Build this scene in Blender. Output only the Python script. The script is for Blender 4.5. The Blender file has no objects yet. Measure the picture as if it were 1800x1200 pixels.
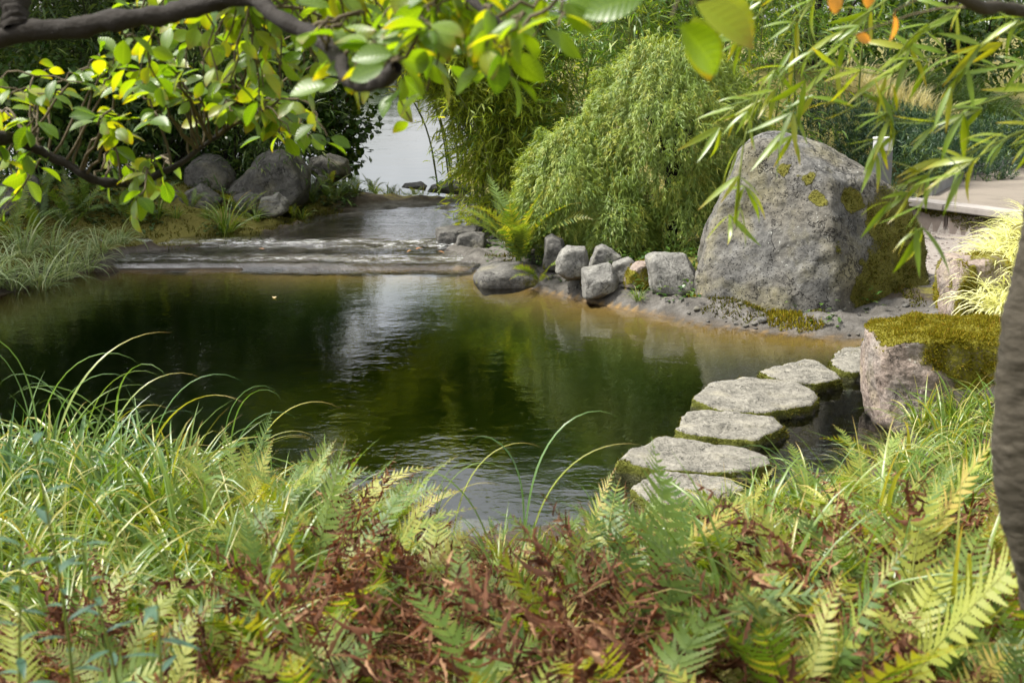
import bpy, math, random
import numpy as np
from mathutils import Matrix, Vector

# ------------------------------------------------------------------ camera, world, sun, exposure
SC = bpy.context.scene
COL = SC.collection
R = math.radians
H, PITCH, F = 2.2, R(12.2), 2500.0
cam = bpy.data.cameras.new('camera')
cam.sensor_width = 36.0; cam.lens = 36.0 * F / 1800.0
cam.clip_start = 0.05; cam.clip_end = 2000
cam.dof.use_dof = True; cam.dof.focus_distance = 9.6; cam.dof.aperture_fstop = 5.6
camo = bpy.data.objects.new('camera', cam); COL.objects.link(camo)
camo.location = (0, 0, H); camo.rotation_euler = (math.pi/2 - PITCH, 0, 0)
SC.camera = camo

SUN_AZ, SUN_EL = R(-82), R(58)          # azimuth from +Y, towards -X: high on the left
world = bpy.data.worlds.new('World'); SC.world = world; world.use_nodes = True
wn = world.node_tree.nodes; wl = world.node_tree.links; wn.clear()
sky = wn.new('ShaderNodeTexSky'); sky.sky_type = 'NISHITA'; sky.sun_disc = False
sky.sun_elevation = SUN_EL; sky.sun_rotation = SUN_AZ; sky.dust_density = 3.0; sky.air_density = 1.0
tc = wn.new('ShaderNodeTexCoord'); nz = wn.new('ShaderNodeTexNoise')
nz.inputs['Scale'].default_value = 2.2; nz.inputs['Detail'].default_value = 6
wl.new(tc.outputs['Generated'], nz.inputs['Vector'])
rp = wn.new('ShaderNodeValToRGB'); rp.color_ramp.elements[0].position = 0.30; rp.color_ramp.elements[1].position = 0.52
wl.new(nz.outputs['Fac'], rp.inputs['Fac'])
bw = wn.new('ShaderNodeRGBToBW'); wl.new(sky.outputs['Color'], bw.inputs[0])
cl = wn.new('ShaderNodeMixRGB'); cl.blend_type = 'MULTIPLY'; cl.inputs['Fac'].default_value = 1.0
cl.inputs['Color2'].default_value = (3.1, 3.12, 3.15, 1); wl.new(bw.outputs[0], cl.inputs['Color1'])     # thin bright cloud veil
mx = wn.new('ShaderNodeMixRGB'); wl.new(cl.outputs['Color'], mx.inputs['Color2'])
wl.new(rp.outputs['Color'], mx.inputs['Fac']); wl.new(sky.outputs['Color'], mx.inputs['Color1'])
bg = wn.new('ShaderNodeBackground'); bg.inputs['Strength'].default_value = 0.10
wl.new(mx.outputs['Color'], bg.inputs['Color'])
wo = wn.new('ShaderNodeOutputWorld'); wl.new(bg.outputs['Background'], wo.inputs['Surface'])

sl = bpy.data.lights.new('sun', 'SUN'); sl.energy = 4.4; sl.angle = R(6.0); sl.color = (1.0, 0.95, 0.86)
so = bpy.data.objects.new('sun', sl); COL.objects.link(so)
sd = Vector((math.sin(SUN_AZ)*math.cos(SUN_EL), math.cos(SUN_AZ)*math.cos(SUN_EL), math.sin(SUN_EL)))
so.rotation_euler = sd.to_track_quat('Z', 'Y').to_euler(); so.location = (-10, 10, 16)

SC.view_settings.view_transform = 'Standard'; SC.view_settings.look = 'None'
SC.view_settings.exposure = 0.85; SC.view_settings.gamma = 1.0; SC.view_settings.use_curve_mapping = False
cy = SC.cycles
cy.max_bounces = 5; cy.diffuse_bounces = 2; cy.glossy_bounces = 2; cy.transmission_bounces = 4
cy.transparent_max_bounces = 8; cy.caustics_reflective = False; cy.caustics_refractive = False
cy.use_denoising = True; cy.sample_clamp_indirect = 6.0

# ------------------------------------------------------------------ helpers
rng = np.random.default_rng(7); random.seed(7)
CA, SA = math.cos(PITCH), math.sin(PITCH)
def ray(px, py):
    u, v = (px-900)/F, (600-py)/F
    return np.array([u, CA + v*SA, -SA + v*CA])
def at(px, py, Y):                       # point seen at (px, py), Y metres ahead
    d = ray(px, py); return np.array([0, 0, H]) + d*(Y/d[1])
def onz(px, py, z=0.0):
    d = ray(px, py); return np.array([0, 0, H]) + d*((z-H)/d[2])
def sm(a, b, x):
    t = np.clip((x-a)/(b-a), 0, 1); return t*t*(3-2*t)
def nrm(v):
    v = np.asarray(v, float); return v/(np.linalg.norm(v, axis=-1, keepdims=True)+1e-12)

def _hash(ix, iy, iz, seed):
    h = (ix*374761393 + iy*668265263 + iz*1274126177 + seed*974634541) & 0xffffffff
    h = ((h ^ (h >> 13))*1103515245) & 0xffffffff
    h = ((h ^ (h >> 16))*2246822519) & 0xffffffff
    return ((h ^ (h >> 15)) & 0xffffff)/0xffffff
def vnoise(p, seed=0):
    p = np.asarray(p, float); i = np.floor(p).astype(np.int64); f = p-i; u = f*f*f*(f*(f*6-15)+10)
    r = 0
    for a in (0, 1):
        for b in (0, 1):
            for c in (0, 1):
                w = (u[..., 0] if a else 1-u[..., 0])*(u[..., 1] if b else 1-u[..., 1])*(u[..., 2] if c else 1-u[..., 2])
                r = r + w*_hash(i[..., 0]+a, i[..., 1]+b, i[..., 2]+c, seed)
    return r*2-1
def fbm(p, freq=1.0, octv=4, seed=0, gain=0.5):
    s, a = 0, 1.0
    for k in range(octv):
        s = s + a*vnoise(np.asarray(p)*freq + 17.3*k, seed+k); a *= gain; freq *= 2.07
    return s

class Geo:
    def __init__(s): s.v, s.q, s.t, s.a, s.n = [], [], [], {}, 0
    def add(s, v, q=None, tri=None, **attrs):
        v = np.asarray(v, float).reshape(-1, 3); n = len(v)
        s.v.append(v)
        if q is not None and len(q): s.q.append(np.asarray(q, np.int64).reshape(-1, 4)+s.n)
        if tri is not None and len(tri): s.t.append(np.asarray(tri, np.int64).reshape(-1, 3)+s.n)
        for k in set(s.a) | set(attrs):
            lst = s.a.setdefault(k, [np.zeros(s.n)] if s.n else [])
            lst.append(np.broadcast_to(np.asarray(attrs.get(k, 0.0), float).reshape(-1), (n,)).copy() if np.size(attrs.get(k, 0.0)) in (1, n) else np.zeros(n))
        s.n += n; return s
    def mesh(s, name, mat, smooth=True, origin=(0, 0, 0)):
        v = np.concatenate(s.v) - np.asarray(origin, float)
        q = np.concatenate(s.q) if s.q else np.zeros((0, 4), np.int64)
        t = np.concatenate(s.t) if s.t else np.zeros((0, 3), np.int64)
        me = bpy.data.meshes.new(name)
        me.vertices.add(len(v)); me.vertices.foreach_set('co', v.astype(np.float32).ravel())
        me.loops.add(4*len(q)+3*len(t)); me.polygons.add(len(q)+len(t))
        me.loops.foreach_set('vertex_index', np.concatenate([q.ravel(), t.ravel()]).astype(np.int32))
        me.polygons.foreach_set('loop_start', np.concatenate([np.arange(len(q))*4, 4*len(q)+np.arange(len(t))*3]).astype(np.int32))
        me.update(calc_edges=True)
        me.polygons.foreach_set('use_smooth', np.full(len(q)+len(t), smooth, dtype=bool))
        for k, l in s.a.items():
            at_ = me.attributes.new(k, 'FLOAT', 'POINT'); at_.data.foreach_set('value', np.concatenate(l).astype(np.float32))
        for m in (mat if isinstance(mat, (list, tuple)) else [mat]): me.materials.append(m)
        me.validate(); return me

def tag(o, label=None, cat=None, group=None, kind=None):
    if label: o['label'] = label
    if cat: o['category'] = cat
    if group: o['group'] = group
    if kind: o['kind'] = kind
    return o
def thing(name, loc, label, cat, group=None):
    o = bpy.data.objects.new(name, None); COL.objects.link(o); o.empty_display_size = 0.1
    o.location = [float(c) for c in loc]; return tag(o, label, cat, group)
def part(name, me, parent, loc=None, rot=None, kind=None, label=None, mat=None, scale=None):
    o = bpy.data.objects.new(name, me); COL.objects.link(o)
    if parent is not None: o.parent = parent
    if mat is not None: o.matrix_basis = mat
    else:
        if loc is not None: o.location = [float(c) for c in loc]
        if rot is not None: o.rotation_euler = rot
        if scale is not None: o.scale = (scale,)*3 if np.isscalar(scale) else scale
    return tag(o, label, kind=kind)
def struct(name, me, label=None, loc=None):
    return part(name, me, None, loc, kind='structure', label=label)

def dirs(az, el):
    az, el = np.broadcast_arrays(np.asarray(az, float), np.asarray(el, float))
    D = np.stack([np.cos(az)*np.cos(el), np.sin(az)*np.cos(el), np.sin(el)], -1)
    N = np.stack([-np.cos(az)*np.sin(el), -np.sin(az)*np.sin(el), np.cos(el)], -1)
    return D, N
def ribbons(geo, base, D, N, L, W, bend, nseg, prof, fold=0.0, bexp=1.3, roll=0.0, var=None, sag=None):
    base = np.asarray(base, float); n = len(base); t = np.linspace(0, 1, nseg+1)
    L = np.broadcast_to(L, (n,)); W = np.broadcast_to(W, (n,)); bend = np.broadcast_to(bend, (n,)); roll = np.broadcast_to(roll, (n,))
    prof = np.asarray(prof(t) if callable(prof) else prof, float)
    ph = bend[:, None]*t[None]**bexp; pm = (ph[:, 1:]+ph[:, :-1])/2
    ds = (L/nseg)[:, None]
    a = np.concatenate([np.zeros((n, 1)), np.cumsum(np.cos(pm)*ds, 1)], 1)
    b = np.concatenate([np.zeros((n, 1)), np.cumsum(np.sin(pm)*ds, 1)], 1)
    C = base[:, None]+a[..., None]*D[:, None]-b[..., None]*N[:, None]
    NN = N[:, None]*np.cos(ph)[..., None]+D[:, None]*np.sin(ph)[..., None]
    S = np.cross(N, D)[:, None]*np.ones((1, nseg+1, 1))
    cr, sr = np.cos(roll)[:, None, None], np.sin(roll)[:, None, None]
    S, NN = S*cr+NN*sr, NN*cr-S*sr
    hw = (W[:, None]*prof[None]/2)[..., None]
    var = rng.random(n) if var is None else np.broadcast_to(var, (n,))
    if fold:
        V = np.stack([C-S*hw+NN*hw*fold, C, C+S*hw+NN*hw*fold], 2); k = 3
        ss = np.array([-1, 0, 1.0])
    else:
        V = np.stack([C-S*hw, C+S*hw], 2); k = 2; ss = np.array([-1, 1.0])
    m = nseg+1
    idx = (np.arange(n)*m*k)[:, None, None]+(np.arange(nseg)*k)[None, :, None]+np.arange(k-1)[None, None]
    q = np.stack([idx, idx+1, idx+1+k, idx+k], -1).reshape(-1, 4)
    sh = (n, m, k)
    geo.add(V.reshape(-1, 3), q, var=np.broadcast_to(var[:, None, None], sh).ravel(),
            tt=np.broadcast_to(t[None, :, None], sh).ravel(), ss=np.broadcast_to(ss[None, None], sh).ravel())
    return C
P_LANCE = lambda t: np.sin(np.pi*np.clip(t, 0.02, 0.985)**0.75)
P_GRASS = lambda t: np.clip(1.25*(1-t**2.2), 0.02, 1)*np.clip(0.55+t*3, 0, 1)
P_BAMB = lambda t: np.clip(np.sin(np.pi*np.clip(t, 0.03, 0.98)**0.55), 0.03, 1)

def tube(geo, pts, rad, ns=6, var=0.5, disp=0.0):
    pts = np.asarray(pts, float); n = len(pts); rad = np.broadcast_to(np.asarray(rad, float), (n,))
    T = nrm(np.gradient(pts, axis=0)); up = np.array([0.13, 0.07, 1.0])
    if abs(nrm(T.mean(0))[2]) > 0.8: up = np.array([1.0, 0.1, 0.05])
    A = nrm(np.cross(T, up)); B = np.cross(T, A)
    an = np.arange(ns)*2*math.pi/ns
    V = pts[:, None]+rad[:, None, None]*(np.cos(an)[None, :, None]*A[:, None]+np.sin(an)[None, :, None]*B[:, None])
    if disp: V = V+(V-pts[:, None])*(disp*fbm(V, 16, 3, 11)+disp*.8*fbm(V*np.array([1, 1, 3.]), 45, 2, 13))[..., None]
    i, j = np.meshgrid(np.arange(n-1), np.arange(ns), indexing='ij')
    q = np.stack([i*ns+j, i*ns+(j+1) % ns, (i+1)*ns+(j+1) % ns, (i+1)*ns+j], -1).reshape(-1, 4)
    geo.add(V.reshape(-1, 3), q, var=var, tt=np.repeat(np.linspace(0, 1, n), ns), ss=0.0)
def spline(pts, n=24):                   # Catmull-Rom through the points
    p = np.asarray(pts, float); p = np.concatenate([2*p[:1]-p[1:2], p, 2*p[-1:]-p[-2:-1]])
    u = np.linspace(0, len(p)-3-1e-6, n); k = u.astype(int); f = (u-k)[:, None]
    a, b, c, d = p[k], p[k+1], p[k+2], p[k+3]
    return 0.5*((2*b)+(c-a)*f+(2*a-5*b+4*c-d)*f*f+(3*b-a-3*c+d)*f**3)

# ------------------------------------------------------------------ materials
def M(name):
    m = bpy.data.materials.new(name); m.use_nodes = True; nt = m.node_tree; nt.nodes.clear()
    return m, nt
class NT:
    def __init__(s, nt): s.nt = nt
    def n(s, typ, **kw):
        x = s.nt.nodes.new('ShaderNode'+typ)
        for k, v in kw.items():
            if k in x.inputs: s.set(x.inputs[k], v)
            else: setattr(x, k, v)
        return x
    def set(s, inp, v):
        if hasattr(v, 'is_output') or isinstance(v, bpy.types.NodeSocket): s.nt.links.new(v, inp)
        elif isinstance(v, tuple) and len(v) == 3 and inp.type == 'RGBA': inp.default_value = (*v, 1)
        else: inp.default_value = v
    def attr(s, name): return s.n('Attribute', attribute_name=name).outputs['Fac']
    def mix(s, fac, a, b, typ='MIX'):
        x = s.n('MixRGB', blend_type=typ); s.set(x.inputs[0], fac); s.set(x.inputs[1], a); s.set(x.inputs[2], b); return x.outputs[0]
    def math(s, op, a, b=0.0, c=None):
        x = s.n('Math', operation=op); s.set(x.inputs[0], a); s.set(x.inputs[1], b)
        if c is not None: s.set(x.inputs[2], c)
        return x.outputs[0]
    def noise(s, scale, detail=4, rough=0.55, vec=None, out='Fac', dist=0.0):
        x = s.n('TexNoise', Scale=scale, Detail=detail, Roughness=rough, Distortion=dist)
        s.nt.links.new(vec if vec is not None else s.obj(), x.inputs['Vector']); return x.outputs[out]
    def vor(s, scale, vec=None, feature='F1'):
        x = s.n('TexVoronoi', Scale=scale, feature=feature)
        s.nt.links.new(vec if vec is not None else s.obj(), x.inputs['Vector']); return x.outputs['Distance']
    def obj(s):
        if not hasattr(s, '_o'): s._o = s.n('TexCoord').outputs['Object']
        return s._o
    def geo(s): 
        if not hasattr(s, '_g'): s._g = s.n('NewGeometry')
        return s._g
    def ramp(s, fac, *stops):
        x = s.n('ValToRGB'); e = x.color_ramp.elements
        while len(e) > 1: e.remove(e[-1])
        e[0].position = stops[0][0]; e[0].color = (*stops[0][1], 1) if isinstance(stops[0][1], tuple) else (stops[0][1],)*3+(1,)
        for p_, c_ in stops[1:]:
            k = e.new(p_); k.color = (*c_, 1) if isinstance(c_, tuple) else (c_,)*3+(1,)
        s.set(x.inputs[0], fac); return x.outputs[0]
    def bump(s, h, strength=0.5, dist=0.02):
        x = s.n('Bump', Strength=strength, Distance=dist); s.set(x.inputs['Height'], h); return x.outputs[0]
    def out(s, sh, vol=None):
        o = s.n('OutputMaterial'); s.nt.links.new(sh, o.inputs['Surface'])
        if vol is not None: s.nt.links.new(vol, o.inputs['Volume'])
    def bsdf(s, col, rough=0.8, spec=0.3, normal=None):
        b = s.n('BsdfPrincipled'); s.set(b.inputs['Base Color'], col); s.set(b.inputs['Roughness'], rough)
        b.inputs['Specular IOR Level'].default_value = spec
        if normal is not None: s.nt.links.new(normal, b.inputs['Normal'])
        return b.outputs[0]

def leaf_mat(name, c1, c2, c3=None, trans=0.45, rough=0.42, tcol=(1.25, 1.15, 0.45), veins=False, spec=0.45, tip=None):
    m, nt = M(name); g = NT(nt)
    oi = g.n('ObjectInfo').outputs['Random']
    f = g.math('FRACT', g.math('ADD', g.attr('var'), oi))
    col = g.ramp(f, (0.0, c1), (0.75, c2), (1.0, c3 or c2))
    if tip:                                            # withered ends
        col = g.mix(g.math('MULTIPLY', g.math('POWER', g.attr('tt'), 5.0), g.math('GREATER_THAN', f, 0.55)), col, tip)
    nrml = None
    if veins:
        s_ = g.math('ABSOLUTE', g.attr('ss'))
        w = g.math('ABSOLUTE', g.math('SUBTRACT', g.math('FRACT', g.math('SUBTRACT', g.math('MULTIPLY', g.attr('tt'), 9.0), g.math('MULTIPLY', s_, 1.3))), 0.5))
        vn = g.math('MAXIMUM', g.math('LESS_THAN', w, 0.05), g.math('LESS_THAN', s_, 0.04))
        col = g.mix(g.math('MULTIPLY', vn, 0.35), col, tuple(min(1, x*1.6+0.03) for x in c2))
        nrml = g.bump(w, 0.25, 0.004)
    tc_ = g.mix(1.0, col, tcol, 'MULTIPLY')
    p = g.bsdf(col, rough, spec, nrml)
    tr = g.n('BsdfTranslucent'); g.set(tr.inputs[0], tc_)
    ms = g.n('MixShader'); ms.inputs[0].default_value = trans
    nt.links.new(p, ms.inputs[1]); nt.links.new(tr.outputs[0], ms.inputs[2])
    g.out(ms.outputs[0]); return m

def bark_mat(name, c1, c2, scale=30, stretch=(1, 1, 0.25), bump=0.6):
    m, nt = M(name); g = NT(nt)
    mp = g.n('Mapping'); nt.links.new(g.obj(), mp.inputs[0]); mp.inputs['Scale'].default_value = stretch
    n1 = g.noise(scale, 6, 0.65, mp.outputs[0]); n2 = g.noise(scale*0.25, 3)
    col = g.mix(n2, c1, c2); col = g.mix(g.math('MULTIPLY', n1, 0.6), col, tuple(x*0.45 for x in c1))
    g.out(g.bsdf(col, 0.85, 0.25, g.bump(n1, bump, 0.01))); return m

def rock_mat(name, dark, light, tint=None, lichen=0.5, moss=(0.16, 0.15, 0.02), pits=0.4, scale=1.0, wet=True):
    m, nt = M(name); g = NT(nt)
    n1 = g.noise(5*scale, 8, 0.7); n2 = g.noise(26*scale, 6, 0.7); n3 = g.noise(1.7*scale, 3)
    col = g.ramp(n1, (0.3, dark), (0.7, light))
    if tint: col = g.mix(g.ramp(n3, (0.45, 0.0), (0.62, 0.8)), col, tint)
    col = g.mix(g.ramp(n2, (0.35, 0.55), (0.55, 0.0)), col, tuple(x*0.45 for x in dark))
    # pale crustose lichen and yellowish algae
    v = g.vor(17*scale, feature='F1'); nl = g.noise(4.0*scale, 3, 0.5)
    spot = g.math('MULTIPLY', g.ramp(g.math('SUBTRACT', g.noise(34*scale, 3, .6), g.math('MULTIPLY', v, .12)), (.57, 0.0), (.63, 1.0)), g.ramp(nl, (0.5, 0.0), (0.66, lichen*.75)))
    col = g.mix(spot, col, (0.52, 0.53, 0.47))
    col = g.mix(g.math('MULTIPLY', g.ramp(g.noise(2.3*scale, 5), (0.52, 0.0), (0.68, 1.0)), 0.35*lichen), col, (0.30, 0.26, 0.09))
    wv = g.n('VectorMath', operation='ADD'); nt.links.new(g.obj(), wv.inputs[0]); nt.links.new(g.noise(2.2*scale, 5, .7, out='Color'), wv.inputs[1])
    ck = g.ramp(g.vor(1.7*scale, wv.outputs[0], 'DISTANCE_TO_EDGE'), (0.0, 1.0), (0.022, 0.0)); ck = g.math('MULTIPLY', ck, g.ramp(nl, (.42, 0.0), (.55, 1.0)))
    col = g.mix(g.math('MULTIPLY', ck, .8), col, tuple(x*.3 for x in dark))
    pit = g.vor(42*scale); pm = g.math('MULTIPLY', g.math('LESS_THAN', pit, 0.25), g.ramp(nl, (0.48, pits), (0.60, 0.0)))
    col = g.mix(pm, col, tuple(x*0.25 for x in dark))
    mo = g.attr('moss'); mn = g.noise(60, 4, 0.7)
    mm = g.ramp(g.math('ADD', mo, g.math('MULTIPLY', g.math('SUBTRACT', mn, 0.5), 0.5)), (0.42, 0.0), (0.55, 1.0))
    col = g.mix(mm, col, g.mix(mn, tuple(x*0.5 for x in moss), moss))
    if wet: 
        z = g.n('SeparateXYZ'); nt.links.new(g.geo().outputs['Position'], z.inputs[0])
        w = g.ramp(g.math('ADD', z.outputs['Z'], g.math('MULTIPLY', n2, 0.03)), (0.03, 1.0), (0.05, 0.0))
        col = g.mix(g.math('MULTIPLY', w, 0.6), col, tuple(x*0.4 for x in dark))
    h = g.math('ADD', g.math('MULTIPLY', n1, 1.0), g.math('ADD', g.math('MULTIPLY', n2, 0.45), g.math('ADD', g.math('MULTIPLY', pm, -0.3), g.math('MULTIPLY', ck, -.6))))
    h = g.math('ADD', h, g.math('MULTIPLY', mm, mn))
    g.out(g.bsdf(col, 0.88, 0.25, g.bump(h, 0.9, 0.03))); return m

MAT = {}
MAT['rock_grey'] = rock_mat('rock_grey', (0.04, 0.039, 0.036), (0.185, 0.18, 0.165), tint=(0.135, 0.122, 0.095), lichen=0.8, pits=0.8, scale=1.0)
MAT['rock_block'] = rock_mat('rock_block', (0.12, 0.116, 0.105), (0.25, 0.242, 0.215), lichen=0.35, pits=0.25, scale=1.6)
MAT['rock_dark'] = rock_mat('rock_dark', (0.065, 0.062, 0.056), (0.17, 0.163, 0.147), lichen=0.5, pits=0.3, scale=1.4)
MAT['rock_pink'] = rock_mat('rock_pink', (0.17, 0.13, 0.105), (0.31, 0.25, 0.21), tint=(0.24, 0.225, 0.20), lichen=0.9, pits=0.3, scale=1.6, moss=(0.22, 0.20, 0.015))
MAT['step'] = rock_mat('step_stone', (0.12, 0.113, 0.093), (0.28, 0.262, 0.215), lichen=0.35, pits=0.6, scale=1.8, moss=(0.15, 0.16, 0.02))
MAT['moss'] = leaf_mat('moss', (0.10, 0.09, 0.006), (0.20, 0.18, 0.012), (0.25, 0.16, 0.02), trans=0.25, rough=0.8, spec=0.1)
MAT['moss_dark'] = leaf_mat('moss_dark', (0.035, 0.04, 0.008), (0.10, 0.10, 0.012), (0.12, 0.08, 0.02), trans=0.2, rough=0.85, spec=0.1)
MAT['magnolia'] = leaf_mat('broad_leaf', (0.06, 0.135, 0.010), (0.145, 0.23, 0.013), (0.27, 0.30, 0.015), trans=0.55, rough=0.36, tip=(0.20, 0.12, 0.02), tcol=(2.0, 1.75, 0.25), veins=True, spec=0.55)
MAT['orange'] = leaf_mat('orange_leaf', (0.45, 0.20, 0.03), (0.5, 0.26, 0.05), trans=0.5, tcol=(1.5, 1.2, 0.6), veins=True)
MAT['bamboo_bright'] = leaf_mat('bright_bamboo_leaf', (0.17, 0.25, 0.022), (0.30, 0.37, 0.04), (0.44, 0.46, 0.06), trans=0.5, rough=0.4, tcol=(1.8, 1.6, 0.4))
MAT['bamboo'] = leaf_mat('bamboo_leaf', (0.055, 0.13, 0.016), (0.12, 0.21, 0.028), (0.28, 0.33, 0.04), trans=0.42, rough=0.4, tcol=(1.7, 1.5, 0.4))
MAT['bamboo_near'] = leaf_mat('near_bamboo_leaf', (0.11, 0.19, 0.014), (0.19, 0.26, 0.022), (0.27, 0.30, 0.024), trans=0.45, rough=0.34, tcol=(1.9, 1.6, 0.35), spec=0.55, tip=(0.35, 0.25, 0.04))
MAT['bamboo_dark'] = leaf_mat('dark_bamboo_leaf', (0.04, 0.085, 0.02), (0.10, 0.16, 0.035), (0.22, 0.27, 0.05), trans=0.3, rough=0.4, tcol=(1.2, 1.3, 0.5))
MAT['maple'] = leaf_mat('threadleaf', (0.11, 0.185, 0.028), (0.24, 0.31, 0.05), (0.40, 0.40, 0.075), trans=0.4, rough=0.5, tcol=(1.5, 1.35, 0.4))
MAT['evergreen'] = leaf_mat('evergreen_leaf', (0.022, 0.055, 0.014), (0.055, 0.10, 0.02), (0.11, 0.15, 0.03), trans=0.25, rough=0.4)
MAT['shrub'] = leaf_mat('shrub_leaf', (0.03, 0.08, 0.012), (0.06, 0.12, 0.015), (0.10, 0.15, 0.02), trans=0.35, rough=0.38)
MAT['yew'] = leaf_mat('yew_needle', (0.018, 0.055, 0.022), (0.04, 0.085, 0.035), (0.16, 0.22, 0.03), trans=0.2, rough=0.5, tcol=(1, 1.1, 0.6))
MAT['fern'] = leaf_mat('fern_green', (0.06, 0.12, 0.016), (0.145, 0.215, 0.03), (0.26, 0.28, 0.045), trans=0.42, rough=0.5, tcol=(1.5, 1.3, 0.3), tip=(0.26, 0.14, 0.04))
MAT['fern_dark'] = leaf_mat('fern_dark', (0.035, 0.075, 0.015), (0.08, 0.12, 0.02), (0.13, 0.15, 0.03), trans=0.35, rough=0.5, tcol=(1.5, 1.4, 0.4))
MAT['fern_yellow'] = leaf_mat('fern_yellow', (0.19, 0.23, 0.03), (0.27, 0.28, 0.04), (0.33, 0.25, 0.06), trans=0.35, rough=0.55, tcol=(1.5, 1.3, 0.35), tip=(0.28, 0.10, 0.03))
MAT['fern_dead'] = leaf_mat('fern_dead', (0.055, 0.025, 0.014), (0.175, 0.078, 0.042), (0.33, 0.20, 0.11), trans=0.25, rough=0.8, tcol=(1.4, 0.9, 0.6), spec=0.15)
MAT['sedge'] = leaf_mat('sedge', (0.075, 0.145, 0.018), (0.15, 0.22, 0.03), (0.30, 0.31, 0.06), trans=0.35, rough=0.35, tcol=(1.4, 1.3, 0.35), tip=(0.40, 0.26, 0.10), spec=0.5)
MAT['iris'] = leaf_mat('iris_leaf', (0.06, 0.13, 0.04), (0.10, 0.18, 0.05), (0.15, 0.22, 0.05), trans=0.35, rough=0.32, tcol=(1.4, 1.4, 0.5), spec=0.55)
MAT['striped'] = leaf_mat('striped_grass', (0.13, 0.20, 0.07), (0.30, 0.36, 0.17), (0.45, 0.48, 0.28), trans=0.35, rough=0.4, tcol=(1.3, 1.3, 0.7))
MAT['golden'] = leaf_mat('golden_grass', (0.66, 0.66, 0.28), (0.80, 0.78, 0.46), (0.52, 0.56, 0.14), trans=0.4, rough=0.45, tcol=(1.1, 1.1, 0.7))
MAT['cream'] = leaf_mat('cream_grass', (0.66, 0.60, 0.32), (0.78, 0.72, 0.45), trans=0.4, rough=0.5, tcol=(1.1, 1.05, 0.7))
MAT['mound'] = leaf_mat('mound_grass', (0.06, 0.12, 0.035), (0.12, 0.19, 0.06), (0.18, 0.24, 0.08), trans=0.35, rough=0.4)
MAT['bluegreen'] = leaf_mat('bluegreen_leaf', (0.035, 0.085, 0.05), (0.06, 0.12, 0.07), trans=0.3, rough=0.35, tcol=(1.1, 1.3, 0.7), spec=0.5)
MAT['litter'] = leaf_mat('dead_leaf', (0.30, 0.13, 0.05), (0.42, 0.26, 0.12), (0.5, 0.38, 0.2), trans=0.25, rough=0.7)
MAT['bark_dark'] = bark_mat('bark_dark', (0.012, 0.0095, 0.007), (0.04, 0.033, 0.025), 45, (1, 1, 1), 1.0)
MAT['twig'] = bark_mat('twig_bark', (0.07, 0.055, 0.03), (0.14, 0.11, 0.06), 60, (1, 1, 1), 0.3)
MAT['bark_grey'] = bark_mat('bark_grey', (0.03, 0.025, 0.017), (0.085, 0.072, 0.05), 20, (1, 1, 2.6), 1.0)
MAT['bark_red'] = bark_mat('bark_red', (0.10, 0.045, 0.03), (0.17, 0.08, 0.05), 20)
MAT['culm'] = bark_mat('culm', (0.10, 0.13, 0.03), (0.19, 0.21, 0.05), 8, (1, 1, 0.1), 0.1)
MAT['culm_dark'] = bark_mat('culm_dark', (0.03, 0.04, 0.015), (0.07, 0.08, 0.03), 8, (1, 1, 0.1), 0.1)
MAT['stem_green'] = bark_mat('stem_green', (0.10, 0.14, 0.02), (0.17, 0.20, 0.03), 40, (1, 1, 1), 0.1)

def ground_mat():
    m, nt = M('ground'); g = NT(nt)
    n1 = g.noise(9, 8, 0.7); n2 = g.noise(45, 6, 0.7); n3 = g.noise(1.3, 4)
    soil = g.mix(n1, (0.022, 0.016, 0.009), (0.065, 0.048, 0.03))
    rim = g.ramp(g.noise(6, 8, 0.7), (0.3, (0.028, 0.025, 0.020)), (0.5, (0.080, 0.073, 0.063)), (0.74, (0.165, 0.155, 0.14)))
    moss = g.mix(n2, (0.06, 0.055, 0.010), (0.17, 0.15, 0.022))
    bed = g.mix(g.noise(5, 8, 0.75, dist=1.0), (0.18, 0.095, 0.015), (0.48, 0.28, 0.05))
    gv = g.vor(60); gravel = g.mix(n2, (0.17, 0.15, 0.13), (0.31, 0.28, 0.25)); gravel = g.mix(g.math('MULTIPLY', g.math('GREATER_THAN', gv, 0.5), 0.5), gravel, (0.15, 0.12, 0.10))
    col = g.mix(g.ramp(g.math('ADD', g.attr('rim'), g.math('MULTIPLY', g.math('SUBTRACT', n1, 0.5), 0.5)), (0.4, 0.0), (0.6, 1.0)), soil, rim)
    col = g.mix(g.ramp(g.math('ADD', g.attr('moss'), g.math('MULTIPLY', g.math('SUBTRACT', n1, 0.5), 0.9)), (0.42, 0.0), (0.55, 1.0)), col, moss)
    col = g.mix(g.attr('gravel'), col, gravel)
    z = g.n('SeparateXYZ'); nt.links.new(g.geo().outputs['Position'], z.inputs[0])
    col = g.mix(g.attr('bed'), col, bed); col = g.mix(g.attr('silt'), col, g.mix(n1, (0.008, 0.007, 0.004), (0.026, 0.018, 0.007)))
    wet = g.math('MULTIPLY', g.attr('bank'), g.ramp(g.math('ADD', z.outputs['Z'], g.math('MULTIPLY', n1, 0.02)), (0.022, 1.0), (0.045, 0.0)))
    col = g.mix(g.math('MULTIPLY', wet, 0.45), col, (0.05, 0.035, 0.02))
    h = g.math('ADD', n1, g.math('MULTIPLY', n2, 0.5))
    g.out(g.bsdf(col, 0.8, 0.3, g.bump(h, 0.8, 0.03))); return m
MAT['ground'] = ground_mat()

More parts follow.
